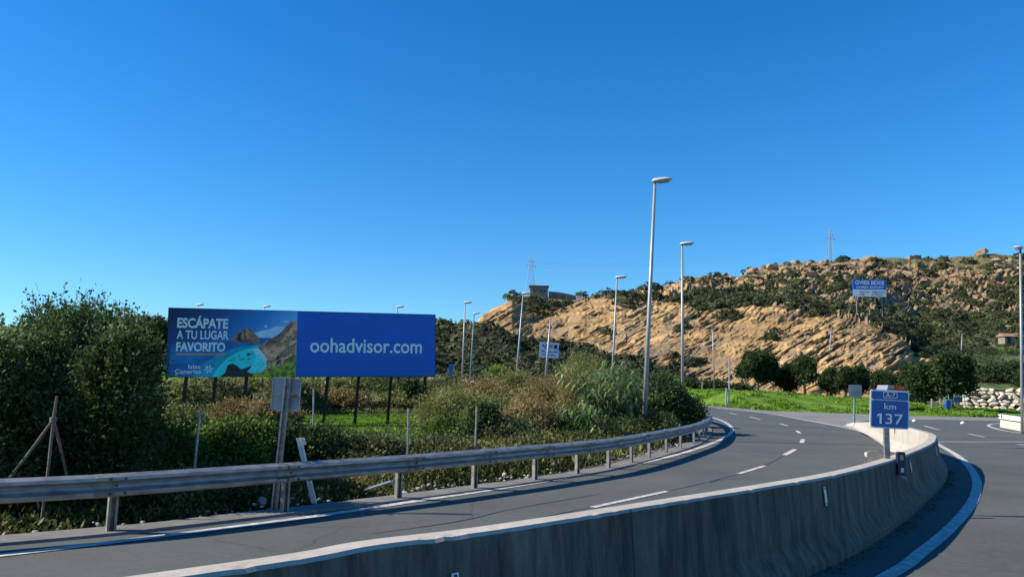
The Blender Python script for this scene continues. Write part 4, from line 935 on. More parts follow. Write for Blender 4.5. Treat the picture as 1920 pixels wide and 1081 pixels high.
mb = MB(); mb.add([fr(u, v, .001) for u, v in o_] + [fr(u, v, .018) for u, v in o_] + [fr(u, v, .018) for u, v in i2] + [fr(u, v, .001) for u, v in i2],
    [(a * n + i, a * n + (i + 1) % n, (a + 1) * n + (i + 1) % n, (a + 1) * n + i) for a in range(3) for i in range(n)]); mb.build('rim', M['galv'], sb)
MB().prism([(Wk * .72, Hk * .42), (Wk * .88, Hk * .42), (Wk * .88, Hk * .52), (Wk * .72, Hk * .52)], fr, .001, .02).build('data_plate', M['joint'], sb)
MB().box(fr(Wk * .5, Hk * .5, .012), Wk * .7, .012, .03, X=ex, Z=ey).build('clamp', M['galv'], sb)
# leaning broken post
t = at(561, 820, 11.9); b = at(590, 950, 11.9); b.z = 0.0
dd = t - b; mb = MB(); c = (b + t) / 2; mb.box(c, .07, .006, dd.length, X=(1, 0, .2), Z=dd); mb.box(c + Vector((-.034, -.022, 0)), .006, .044, dd.length, X=(1, 0, .2), Z=dd); mb.box(c + Vector((.034, -.022, 0)), .006, .044, dd.length, X=(1, 0, .2), Z=dd)
lp = empty('leaning_post', b); tag(lp, 'short pale metal post leaning left behind the guard rail beside the sign back', 'post')
mb.build('profile', M['signwhite'], lp); MB().box(t + Vector((.075, 0, -.05)), .04, .012, .11, X=(1, 0, .2), Z=dd).build('reflector', M['signwhite'], lp)
# wooden tripod stakes
Yt = 10.1; ap = at(100, 786, Yt); tp = empty('wooden_tripod', Vector((ap.x, ap.y, -.2))); tag(tp, 'weathered tripod of wooden stakes in front of the big shrub at the left', 'tripod')
for (x, y) in ((18, 895), (78, 975), (122, 880)):
    e = at(x, y, Yt + (.35 if x == 122 else 0)); MB().tube([ap, (ap + e) / 2 + Vector((.01, 0, 0)), e + (e - ap) * (.5 if x != 78 else .02)], .019, 7).build('stake', M['wood'], tp)
MB().tube([ap, at(107, 742, Yt)], [.022, .016], 7).build('stake', M['wood'], tp)
MB().tube([ap + Vector((0, 0, -.03)), ap + Vector((0, 0, .03))], .045, 8).build('binding', M['wood'], tp)

# ------------------------------------------------------------------ green-posted sign back beyond the barrier
Y2 = 43.; b = G(1601, 795); Y2 = b.y; s2 = empty('small_sign_back', b); tag(s2, 'grey back of a small square sign on a green post at the barrier tip', 'road sign')
MB().tube([b - Vector((0, 0, .1)), at(1603, 724, Y2)], .055, 10).build('post', M['greenpole'], s2)
fr = frame(at(1592, 744, Y2 - .07), (1, 0, 0.02), (0, 0, 1)); w_ = 24 * Y2 / F; MB().prism(rrect(0, 0, w_, 23 * Y2 / F, .08), fr, -.02, .0).build('panel', M['signback'], s2)
MB().prism([(w_ * .1, .3), (w_ * .9, .3), (w_ * .9, .36), (w_ * .1, .36)], fr, .002, .02).build('clamp', M['galv'], s2)
# information sign by the far road
Y3 = 66; P0 = at(1010.5, 669, Y3); ex = at(1047, 671.5, Y3) - P0; ey = at(1012, 640, Y3) - P0; Wk = ex.length; Hk = ey.length; fr = frame(P0, ex, ey)
s3 = empty('information_sign', Vector((P0.x + Wk / 2, Y3, 0))); tag(s3, 'pale blue information board with small pictograms before the wooded slope', 'road sign')
MB().prism([(0, 0), (Wk, 0), (Wk, Hk), (0, Hk)], fr, -.05, 0).build('panel', mat('pale_blue_board', (.40, .50, .62), .4), s3)
for (u, v, w2, h2, c) in [(.14, .72, .09, .1, 'opening'), (.24, .6, .08, .1, 'signblue'), (.3, .74, .09, .09, 'opening'), (.5, .66, .18, .2, 'ceramic'), (.76, .6, .14, .26, 'opening'), (.78, .7, .08, .1, 'ceramic'), (.12, .38, .14, .06, 'dark'), (.36, .38, .3, .05, 'dark'), (.72, .38, .2, .05, 'dark'), (.14, .2, .2, .04, 'signblue'), (.5, .18, .3, .04, 'signblue')]:
    MB().prism([(Wk * u, Hk * v), (Wk * (u + w2), Hk * v), (Wk * (u + w2), Hk * (v + h2)), (Wk * u, Hk * (v + h2))], fr, .003, .008).build('pictogram', M[c], s3)
for u in (.3, .62): a = fr(Wk * u, Hk * .9, -.13); MB().tube([a, Vector((a.x, a.y, -.3))], .06, 8).build('leg', M['black'], s3)
# blue small sign on far left road
b = at(845, 708, 84); MB_ = MB().box(b + Vector((0, 0, .9)), .5, .04, 1.2); MB_.box(b + Vector((0, .06, .1)), .07, .07, 2.2)
tag(MB_.build('small_blue_sign', M['signblue'], origin=b), 'tiny blue sign beside the far road right of the big billboard', 'road sign')

# ================================================================== BIG BILLBOARD
TL = at(309, 576, 33.5); BL = at(309, 706.5, 33.5); TR = at(817.5, 590, 37.4); BR = at(816.5, 706, 37.4)
ex = BR - BL; Wd = ex.length; ey = TL - BL; Hd = ey.length; fr = frame(BL, ex, ey - ex * (ey.dot(ex) / ex.length_squared))
Hd2 = (TR - BR).length
bb = empty('roadside_billboard', Vector(((BL.x + BR.x) / 2, (BL.y + BR.y) / 2, -.4))); tag(bb, 'wide double roadside billboard on black legs, coast advert left and plain blue advert right', 'billboard')
UM = 6.0 * Wd / 12.6 + 0; UM = Wd * .495   # seam between the posters
# seam column 555.5 px
best = min((abs(proj([fr(u, 1, 0)])[0][0] - 555.5), u) for u in np.linspace(4, 8, 400)); UM = best[1]
MB().prism([(0, 0), (Wd, 0), (Wd, Hd), (0, Hd)], fr, -.14, -.03).build('frame', M['black'], bb)
def postermat():
    m = bpy.data.materials.new('printed_sky_and_sea'); m.use_nodes = True; n = m.node_tree; b = n.nodes['Principled BSDF']; L = n.links; b.inputs['Roughness'].default_value = .5
    tc = n.nodes.new('ShaderNodeTexCoord'); sp = n.nodes.new('ShaderNodeSeparateXYZ'); L.new(tc.outputs['Generated'], sp.inputs[0])
    c = n.nodes.new('ShaderNodeValToRGB'); e = c.color_ramp.elements; e[0].position = 0; e[0].color = (.003, .02, .07, 1); e[1].position = 1; e[1].color = (.26, .62, .95, 1)
    k = e.new(.35); k.color = (.006, .08, .26, 1); k = e.new(.7); k.color = (.03, .27, .66, 1)
    zc = n.nodes.new('ShaderNodeMath'); zc.operation = 'MULTIPLY_ADD'; zc.inputs[1].default_value = -.5; zc.inputs[2].default_value = .42; L.new(sp.outputs['Z'], zc.inputs[0])
    ax = n.nodes.new('ShaderNodeMath'); ax.operation = 'ADD'; L.new(sp.outputs['X'], ax.inputs[0]); L.new(zc.outputs[0], ax.inputs[1]); L.new(ax.outputs[0], c.inputs[0]);
    sp_unused = None; L.new(ax.outputs[0], c.inputs[0]); L.new(c.outputs[0], b.inputs['Base Color']); return m
M['poster'] = postermat()
pst = MB().prism([(.03, .03), (UM, .03), (UM, Hd - .03), (.03, Hd - .03)], fr, -.028, 0).build('coast_poster', M['poster'], bb)
pbl = MB().prism([(UM + .005, .03), (Wd - .03, .03), (Wd - .03, Hd - .03), (UM + .005, Hd - .03)], fr, -.028, 0).build('blue_poster', M['boardblue'], bb)
# print coordinates: x 33..908, y 127..590 of the studied enlargement
def pu(x, y):
    top = 127 + (x - 33) * 23 / 875; f_ = (590 - y) / (590 - top)
    u_near = (x - 33) / 875; u = UM * (u_near * 1.045 - .045 * u_near ** 2) ; return (u, Hd * f_)
pm = {k: mat('print_' + k, c, .5, var=v, vscale=s, detail=6) for k, c, v, s in [('teal', (.008, .40, .55), .25, 2.5), ('pale', (.10, .95, .90), .12, 4), ('turq', (.03, .88, .80), .12, 1.2), ('sea', (.004, .20, .45), .3, 1.5), ('rock', (.38, .17, .10), .6, 5.0), ('cliff', (.90, .40, .19), .5, 4.0), ('foam', (.85, .9, .92), .1, 4), ('scrub', (.34, .32, .02), .7, 5), ('cloud', (.62, .80, .95), .1, 4), ('darks', (.02, .022, .018), .5, 4)]}
def art(key, P, lvl, name): MB().prism([pu(*p) for p in P], fr, .0005 + lvl * .002, .0015 + lvl * .002).build(name, pm[key], pst)
art('cloud', [(795, 222), (830, 214), (855, 221), (830, 226)], 0, 'printed_cloud'); art('cloud', [(668, 252), (680, 244), (692, 256), (680, 265)], 0, 'printed_cloud')
art('cloud', [(700, 275), (760, 250), (850, 262), (890, 240), (906, 242), (906, 330), (640, 335), (600, 300), (640, 285)], 0, 'printed_cloud')
art('sea', [(60, 372), (430, 352), (640, 330), (720, 330), (720, 420), (500, 470), (300, 500), (60, 500)], 1, 'printed_sea')
art('teal', [(200, 589), (235, 540), (290, 490), (370, 440), (440, 410), (520, 388), (640, 372), (700, 380), (700, 540), (620, 589)], 2, 'printed_shallows')
art('turq', [(330, 589), (365, 530), (420, 470), (480, 430), (560, 402), (640, 384), (700, 390), (700, 540), (620, 589)], 3, 'printed_lagoon')
art('pale', [(560, 540), (600, 500), (620, 450), (600, 420), (640, 400), (690, 470), (688, 520), (655, 556), (600, 560)], 4, 'printed_lagoon')
art('rock', [(435, 350), (470, 318), (490, 285), (512, 280), (537, 262), (560, 268), (585, 280), (612, 310), (640, 348), (652, 372), (600, 372), (560, 362), (470, 360)], 3, 'printed_islet')
for k_ in range(13):
    rr2 = np.random.default_rng(k_ + 7); x_ = rr2.uniform(380, 600); y_ = rr2.uniform(425, 480); a_r, b_r = rr2.uniform(6, 16), rr2.uniform(2, 5)
    art('darks', [(x_ + a_r * math.cos(t) * rr2.uniform(.7, 1.2), y_ + b_r * math.sin(t)) for t in np.linspace(6.28, .6, 8)], 5, 'printed_reef')
art('foam', [(585, 412), (640, 390), (672, 420), (694, 470), (692, 520), (664, 560), (680, 505), (664, 468), (640, 452), (652, 440), (610, 438), (628, 426)], 5, 'printed_beach')
art('cliff', [(630, 395), (660, 378), (700, 345), (740, 325), (790, 300), (815, 265), (860, 222), (880, 226), (906, 214), (906, 589), (700, 589), (660, 560), (700, 520), (690, 460), (665, 430)], 5, 'printed_cliff')
art('rock', [(665, 385), (705, 345), (760, 318), (812, 272), (862, 222), (884, 228), (870, 262), (830, 300), (800, 345), (750, 370), (690, 400)], 6, 'printed_cliff')
art('rock', [(720, 500), (760, 460), (830, 400), (906, 360), (906, 372), (840, 420), (770, 480)], 6, 'printed_cliff')
for k_ in range(26):
    rr2 = np.random.default_rng(k_ + 40); x_ = rr2.uniform(690, 890); y_ = rr2.uniform(max(300, 640 - x_ * .38 + 20), 540); l_ = rr2.uniform(18, 60); t_ = rr2.uniform(3, 9)
    if x_ + l_ * .6 < 900: art('rock' if k_ % 3 else 'darks', [(x_, y_), (x_ + l_ * .5, y_ - l_ * .45 - t_), (x_ + l_ * .6, y_ - l_ * .4), (x_ + l_ * .2, y_ + t_)], 6, 'printed_crag')
art('cliff', [(540, 266), (560, 270), (556, 300), (575, 330), (560, 345), (545, 310)], 4, 'printed_islet'); art('darks', [(480, 345), (500, 300), (512, 290), (508, 330), (520, 355)], 4, 'printed_islet')
art('sea', [(645, 332), (690, 332), (672, 366), (655, 372)], 3, 'printed_sea')
art('scrub', [(560, 589), (580, 568), (640, 560), (690, 558), (730, 515), (790, 522), (840, 480), (880, 440), (906, 455), (906, 589)], 7, 'printed_scrub')
art('darks', [(380, 589), (415, 560), (428, 512), (460, 500), (490, 515), (520, 540), (555, 530), (590, 512), (588, 524), (560, 556), (600, 575), (600, 589)], 7, 'printed_shrub')
def ptext(s, x0, y0, x1, y1, bold=.0, name='lettering', lvl=5, par=None):
    a = pu(x0, y0); b = pu(x1, y1); text(s, fr, (a[0], a[1], b[0], b[1]), M['letter'], par or pst, name, w0=.012 + .001, bold=bold)
ptext('ESCÁPATE', 93, 264, 421, 187, .034); ptext('A TU LUGAR', 93, 338, 427, 284, .018); ptext('FAVORITO', 93, 420, 408, 362, .034)
a = pu(93, 444); b = pu(417, 437); MB().prism([a, (b[0], a[1]), b, (a[0], b[1])], fr, .012, .014).build('underline', M['orange'], pst)
ptext('Islas', 175, 534, 250, 508, .014); ptext('Canarias', 93, 567, 256, 539, .014)
ca = pu(306, 538); R_ = .17; mb = MB()
for k in range(6):
    a = math.radians(60 * k + 15); du = (math.cos(a), math.sin(a)); dn = (-du[1], du[0])
    mb.prism([(ca[0] + du[0] * R_ * r + dn[0] * R_ * s, ca[1] + du[1] * R_ * r + dn[1] * R_ * s) for r, s in [(.25, -.06), (.7, -.22), (1.0, -.26), (1.08, -.05), (.95, .12), (.7, .13), (.5, .12), (.25, .06)]], fr, .012, .014)
mb.build('flower_emblem', M['letter'], pst)
# right poster lettering: columns 582..790 px, rows 637..661
def ucol(x): return min((abs(proj([fr(u, 1.3, 0)])[0][0] - x), u) for u in np.linspace(0, Wd, 1500))[1]
def vrow(u, y): return min((abs(proj([fr(u, v, 0)])[1][0] - y), v) for v in np.linspace(0, Hd, 600))[1]
u0_, u1_ = ucol(581.5), ucol(791); v0_, v1_ = vrow((u0_ + u1_) / 2, 661.5), vrow((u0_ + u1_) / 2, 634.5)
text('oohadvisor.com', fr, (u0_, v0_ , u1_, v1_), M['letter'], pbl, w0=.003, bold=.014)
u2 = ucol(782); 
text('oohad', fr, (u2, vrow(u2, 702), ucol(797), vrow(u2, 699.5)), M['signback'], pbl, w0=.003)
MB().prism(rrect(ucol(801), vrow(u2, 702.5), ucol(804.5), vrow(u2, 696.5), .02), fr, .002, .004).build('small_emblem', M['ceramic'], pbl)
for x, yb in [(350, 783), (405, 778), (463, 770), (615, 772), (673, 790), (734, 797), (798, 795)]:
    u = ucol(x + 2); a = fr(u, .1, -.22); z0 = float(ground_z(a.x, a.y)) - .1
    lean = Vector((-.09, 0, 0)); e = Vector((a.x, a.y, z0)) + lean
    mb = MB(); mb.box((a + e) / 2, .13, .10, (a - e).length, X=(1, 0, .05), Z=(a - e)); mb.build('leg', M['black'], bb)
    t_ = fr(u, Hd * .92, -.22); MB().box((a + t_) / 2, .1, .09, (t_ - a).length, X=(1, 0, .05), Z=(t_ - a)).build('back_strut', M['black'], bb)

# ================================================================== far road parapet at left
Qp = [at(790, 703, 84), at(820, 706.5, 80), at(870, 712, 74), at(925, 719, 69), at(975, 726, 65), at(1022, 733, 61)]
mb = MB(); 
for A, B in zip(Qp[:-1], Qp[1:]):
    n_ = Vector((.2, .5, 0)).normalized() * .25; dn = Vector((0, 0, -1.6))
    mb.add([A, B, B + dn, A + dn, A + n_, B + n_, B + n_ + dn, A + n_ + dn], [(0, 3, 2, 1), (4, 5, 6, 7), (0, 1, 5, 4), (0, 4, 7, 3), (1, 2, 6, 5)])
tag(mb.build('parapet_wall', M['conctop'], origin=(Qp[2].x, Qp[2].y, 0)), 'low pale concrete parapet of the far road right of the big billboard', 'wall')
mb = MB()
for A, B in zip(Qp[:-1], Qp[1:]):
    off = Vector((2, 9, 0)); mb.add([A + Vector((0, .3, -.7)), B + Vector((0, .3, -.7)), B + off + Vector((0, 0, -.7)), A + off + Vector((0, 0, -.7))], [(0, 1, 2, 3)])
tag(mb.build('far_road', M['asph2']), kind='structure')

# ------------------------------------------------------------------ right guard rail on concrete base
b0 = G(1883, 800.5); b1 = G(1920, 807.5); b1 = b0 + (b1 - b0) * 6; rg_ = empty('short_guard_rail', b0); tag(rg_, 'pale guard rail on a white concrete plinth at the right edge of the picture', 'guard rail')
dr = (b1 - b0).normalized(); nnv = Vector((dr.y, -dr.x, 0)); Qr = np.array([(b0 + dr * k * .5)[:2] for k in range(int((b1 - b0).length / .5))])
V, Fs = sweep(Qr, [(.22, -.05), (.18, .42), (-.12, .42), (-.16, -.05)]); mesh('plinth', V, Fs, M['cream'], rg_)
V, Fs = sweep(Qr, [(a + .2, z) for a, z in wprofile()], .6); mesh('rail_beam', V, Fs, M['white'], rg_)
for k in range(0, len(Qr), 5): MB().box((Qr[k][0], Qr[k][1], .5), .1, .12, .5, X=dr).build('post', M['galvd'], rg_)
MB().box(b0 + dr * .9 + nnv * .30 + Vector((0, 0, .62)), .1, .03, .2, X=dr).build('reflector', M['dark'], rg_)
# small white studs on the road
for (x, y, lab) in [(1714, 790, 'small white stud on the road right of the kilometre sign'), (1805, 794, 'small white stud on the road midway to the right guard rail')]:
    p = G(x, y); r = .12; o = MB(); o.tube([p, p + Vector((0, 0, .05)), p + Vector((0, 0, .11)), p + Vector((0, 0, .15))], [r, r * 1.05, r * .7, r * .2], 10); tag(o.build('road_stud', M['white'], origin=p, smooth=True), lab, 'road stud')

# ================================================================== boulder retaining wall at right
rb = G(1850, 778); Yw = 88.; rw = empty('boulder_wall', at(1860, 768, Yw)); tag(rw, 'retaining wall of large cream boulders under the green slope at the right', 'boulder wall')
rr_ = np.random.default_rng(8); mb = MB(); import bmesh
def stone(c, a, b_, d, seed):
    r2 = np.random.default_rng(seed); bm = bmesh.new(); bmesh.ops.create_icosphere(bm, subdivisions=2, radius=1); Vv = np.array([v.co[:] for v in bm.verts]); Fv = [tuple(v.index for v in f.verts) for f in bm.faces]; bm.free()
    for pl, hh in zip(unit(r2.normal(size=(9, 3))), .6 + .25 * r2.random(9)): Vv = Vv - np.clip(Vv @ pl - hh, 0, None)[:, None] * pl
    an = r2.normal() * .35; R = np.array([[math.cos(an), 0, math.sin(an)], [0, 1, 0], [-math.sin(an), 0, math.cos(an)]])
    return (Vv * np.array([a, d, b_])) @ R.T + np.array(c), Fv
row = 766
for r in range(6):
    x = 1793 + rr_.uniform(0, 6) + (5 - r) * 1.5; yrow = 763 - r * 6.8
    while x < 2060:
        w_ = rr_.uniform(4.0, 12.0); hgt = rr_.uniform(2.6, 4.4); c = at(x + w_, yrow + (x - 1793) * .035 + rr_.uniform(-1.2, 1.2), Yw + r * .35)
        if not (r > 3 and rr_.random() < .12): mb.add(*stone(c, w_ * Yw / F * 1.02, hgt * Yw / F * 1.12, .5, int(rr_.integers(1e6))))
        x += w_ * 1.9
mb.build('boulder_facing', M['palestone'], rw)
A = at(1788, 772, Yw + .6); B = at(2070, 782, Yw + .6); A1 = at(1795, 727, Yw + 2.6); B1 = at(2070, 737, Yw + 2.6); ob = Vector((0, 3, -.5))
MB().add([A, B, B1, A1, A + ob, B + ob, B1 + ob, A1 + ob], [(0, 1, 2, 3), (3, 2, 6, 7), (4, 7, 6, 5), (0, 3, 7, 4), (1, 5, 6, 2)]).build('earth_backing', M['joint'], rw)
# green slope terrace behind the wall
tb = []
xs = np.linspace(1770, 2100, 40)
for j, (yy, Yy) in enumerate([(728, 90.5), (716, 95), (700, 103), (682, 112), (668, 124), (660, 140)]):
    for x in xs:
        ytop = yy + (x < 1815) * (1815 - x) * .5 + 4 * (float(fbm(x / 20, j * 1.3, 3)) - .5); p = at(x, ytop + (x - 1790) * .02, Yy); tb.append(p)
fc = [(j * 40 + i, j * 40 + i + 1, (j + 1) * 40 + i + 1, (j + 1) * 40 + i) for j in range(5) for i in range(39)]
M['slope'] = mat('grass_slope', (.035, .07, .012), .95, col2=(.095, .13, .03), vscale=.9, bump=1, bscale=3, detail=8)
tag(mesh('terrain', [tuple(v) for v in tb], fc, M['slope'], smooth=True), kind='structure')

rt_ = np.random.default_rng(60); tb_ = np.array([tuple(v) for v in tb]).reshape(6, 40, 3); LV = []
for k in range(420):
    j = rt_.uniform(.8, 4.9); i = rt_.uniform(0, 38.9); j0, i0 = int(j), int(i); p_ = tb_[j0, i0] * (1 - j + j0) + tb_[j0 + 1, i0] * (j - j0); p_ = p_ + (tb_[j0, i0 + 1] - tb_[j0, i0]) * (i - i0)
    if float(fbm(p_[0] / 5, p_[1] / 5, 63)) > .47 or k % 5 == 0: LV.append((*p_, *(rt_.uniform(.35, 1.1) * np.array([1, 1, .8]))))
Vt_, Ft_ = crown(LV, 9000, .16, per=5, aspect=.4, lump=.3, seed=61)
tag(mesh('slope_scrub', Vt_, Ft_, M['hillleaf']), 'low scrub scattered over the green slope above the boulder wall', 'scrub', kind='stuff')
# ================================================================== PLANTS
def gz(x, y): return float(ground_z(x, y))
def spot(px, Y_): p = at(px, 720, Y_); return (p.x, Y_, gz(p.x, Y_))
def bush(px, Y_, wpx, top, label, n, leaf, m, cat='shrub', name='shrub', lob=5, seed=1, hscale=1.0, group=None, **kw):
    """bush whose crown is wpx columns wide and reaches row top"""
    b = spot(px, Y_); w_ = wpx * Y_ / F / 2; h_ = (at(px, top, Y_).z - b[2]) * .94; rng = np.random.default_rng(seed)
    L_ = [(0, 0, h_ * .5, w_ * .75, w_ * .75, h_ * .46)]
    for k in range(lob):
        a = rng.uniform(0, 6.28); f = rng.uniform(.35, .62); hh = rng.uniform(.28, .72) * h_
        L_.append((math.cos(a) * w_ * f, math.sin(a) * w_ * f, hh, w_ * rng.uniform(.35, .5), w_ * rng.uniform(.35, .5), min(hh, h_ - hh) * rng.uniform(.8, 1.05)))
    return plant(name, label, cat, b, L_, n, leaf, M[m], seed=seed, group=group, **kw)
def scaleN(n): return int(n)
# big shrub group at left
bush(0, 11.3, 310, 620, 'broad dark shrub at the left edge of the picture', 19000, .055, 'leafA', lob=9, seed=11, per=6, lump=.55, wisps=90, name='large_shrub')
bush(140, 12.8, 240, 574, 'tallest dark shrub, with feathery tips against the sky left of the billboard', 23000, .056, 'leafA', lob=10, seed=12, per=6, lump=.6, up=.6, wisps=230, name='large_shrub')
bush(222, 11.3, 150, 618, 'dark shrub leaning against the left end of the big billboard', 13000, .055, 'leafA', lob=8, seed=13, per=6, lump=.5, up=.5, wisps=0, name='large_shrub')
bush(75, 11.4, 300, 745, 'low dark shrub right behind the guard rail under the tall shrub', 12000, .052, 'leafA', lob=6, seed=14, name='low_shrub', inner=.15)
bush(325, 13.8, 210, 800, 'bright green low shrub under the left half of the billboard', 9000, .062, 'leafB', lob=6, seed=15, name='low_shrub')
bush(445, 14.5, 170, 796, 'green leafy shrub between the bent fence post and the sign back', 7500, .062, 'leafB', lob=5, seed=16, name='low_shrub')
bush(565, 15.5, 165, 806, 'dark shrub behind the leaning metal post', 8000, .064, 'leafA', lob=5, seed=17, name='low_shrub')
bush(690, 17.0, 160, 826, 'grey green shrub in front of the lawn patch', 8000, .066, 'leafC', lob=6, seed=18, name='low_shrub')
bush(850, 23, 80, 800, 'bright green mound right of the lawn patch', 5000, .09, 'leafB', lob=5, seed=19, name='low_shrub')
bush(830, 17.0, 150, 836, 'low mixed shrub behind the middle of the guard rail', 5500, .07, 'leafC', lob=5, seed=20, name='low_shrub')
bush(908, 20, 52, 760, 'narrow dark upright shrub beside the middle fence post', 3000, .075, 'leafA', lob=3, seed=21, name='upright_shrub')
bush(960, 20, 140, 800, 'olive shrub right of the narrow upright shrub', 5500, .08, 'leafC', lob=5, seed=22, name='low_shrub')
bush(1060, 24, 140, 800, 'low green shrub in front of the reed clump', 5000, .09, 'leafB', lob=5, seed=23, name='low_shrub')
bush(1150, 26, 140, 795, 'dark leafy shrub at the foot of the near street lamp, on its left', 5000, .09, 'leafA', lob=5, seed=24, name='low_shrub')
bush(1243, 31, 96, 706, 'dense dark bush right of the near street lamp', 10000, .10, 'leafA', lob=8, seed=25, name='large_shrub', inner=.3)
bush(1285, 36, 60, 748, 'dark bush at the bend of the guard rail', 4000, .10, 'leafA', lob=4, seed=26, name='large_shrub')
bush(1230, 27, 90, 790, 'low dark bush directly behind the guard rail right of the near street lamp', 4500, .085, 'leafA', lob=4, seed=261, name='low_shrub')
# dry tangled scrub in the middle distance
dry_ = [(850, 30, 120, 742, 'leafOlive'), (905, 33, 110, 716, 'leafDry'), (960, 36, 130, 704, 'leafOlive'), (1010, 29, 110, 722, 'leafDry'), (1060, 34, 110, 690, 'leafOlive'), (1000, 24, 110, 770, 'leafDry'), (1085, 28, 70, 716, 'leafDry'), (930, 26, 110, 762, 'leafOlive'), (1105, 40, 90, 668, 'leafOlive')]
names_ = ['olive brown scrub clump just right of the billboard foot', 'reddish dry scrub clump below the close pair of street lamps', 'wide olive scrub clump below the headland street lamp', 'rust tinged dry bush below the information sign', 'tall olive scrub left of the reeds', 'dry tangled bush in front, above the guard rail', 'dry bush pressed against the left side of the reeds', 'low olive scrub behind the narrow upright shrub', 'tall olive scrub behind the reeds']
for i, ((px, Y_, w_, t_, m_), nm) in enumerate(zip(dry_, names_)):
    bush(px, Y_, w_, t_, nm, 4200, .10, m_, lob=5, seed=40 + i, per=7, aspect=.16, spread=.9, lump=.4, name='dry_bush', sprig=6)
# middle distance growth behind and under the billboard
mid = [(335, 40, 120, 728, 'leafOlive'), (400, 46, 110, 722, 'leafC'), (470, 50, 120, 716, 'leafOlive'), (545, 44, 110, 724, 'leafC'), (620, 52, 120, 714, 'leafOlive'), (690, 56, 110, 716, 'leafC'), (750, 50, 100, 716, 'leafA'), (805, 54, 90, 716, 'leafOlive'), (860, 50, 80, 722, 'leafC'), (440, 30, 100, 762, 'leafDry'), (520, 29, 100, 764, 'leafDry'), (350, 26, 80, 778, 'leafOlive'), (575, 45, 60, 752, 'leafOlive'), (650, 47, 90, 748, 'leafDry'), (750, 49, 110, 752, 'leafOlive'), (860, 40, 80, 746, 'leafA')]
mlab = ['under the left end of the billboard', 'behind the second billboard leg', 'behind the third billboard leg', 'behind the grey sign back', 'under the seam of the billboard', 'behind the middle legs of the right poster', 'behind the last pair of billboard legs, dark', 'at the right end of the billboard, farther off', 'beyond the right end of the billboard beside the parapet', 'russet, in front of the second billboard leg', 'russet, left of the grey sign back', 'low, in front of the first billboard leg', 'low, right of the grey sign back', 'russet, beyond the lawn patch', 'olive, beyond the lawn patch at its right', 'dark, right of the lawn patch']
for i, ((px, Y_, w_, t_, m_), nm) in enumerate(zip(mid, mlab)):
    bush(px, Y_, w_, t_, 'scrubby bush ' + nm, 2600, .16 if Y_ > 38 else .10, m_, lob=5, seed=70 + i, per=6, aspect=.25, lump=.4, name='bush', group=None)
bush(930, 58, 46, 690, 'small yellow green tree beside the far parapet', 1500, .16, 'leafLime', seed=95, name='small_tree', cat='tree')
# reeds
def reeds(px, Y_, wpx, top, n, label, seed):
    rng = np.random.default_rng(seed); b = Vector(spot(px, Y_)); w_ = wpx * Y_ / F / 2; h_ = at(px, top, Y_).z - b.z
    root = empty('reed_clump', b); tag(root, label, 'reeds', 'clumps of giant reed left of the near street lamp'); V = []; Fq = []; ms = MB()
    for k in range(n):
        s = b + Vector((rng.normal() * w_ * .45, rng.normal() * w_ * .45, 0)); hh = h_ * rng.uniform(.55, 1.0); ln = Vector((rng.normal() * .16, rng.normal() * .12, 0)) * hh
        if k % 2 == 0: ms.tube([s, s + ln * .3 + Vector((0, 0, hh * .5)), s + ln + Vector((0, 0, hh * .93))], [.016, .013, .006], 5)
        for q in range(9):
            f = .25 + .75 * q / 9; p = s + ln * f ** 2 + Vector((0, 0, hh * f * .93)); a = rng.uniform(0, 6.28); d = Vector((math.cos(a), math.sin(a), 0)); side = Vector((-d.y, d.x, 0))
            L_ = rng.uniform(.5, .85) * (1.15 - .4 * f); wd = .028 * rng.uniform(.8, 1.4); base_i = len(V)
            for j in range(6):
                t = j / 5; q_ = p + d * L_ * (t * .8) + Vector((0, 0, L_ * (.75 * t - 1.05 * t * t))); ww = wd * math.sin(math.pi * (.15 + .85 * (1 - t) * 1.0) ** .8) if j < 5 else .001
                V += [tuple(q_ - side * ww), tuple(q_ + side * ww)]
            Fq += [(base_i + 2 * j, base_i + 2 * j + 1, base_i + 2 * j + 3, base_i + 2 * j + 2) for j in range(5)]
    mesh('blades', V, np.array(Fq), M['reed'], root); ms.build('cane', M['stem'], root)
reeds(1118, 27, 100, 668, 150, 'tall arching green reed clump, left part', 1)
reeds(1162, 29, 90, 652, 150, 'tall arching green reed clump against the near street lamp', 2)
reeds(1090, 24, 70, 742, 70, 'shorter reed clump in front of the tall reeds', 3)
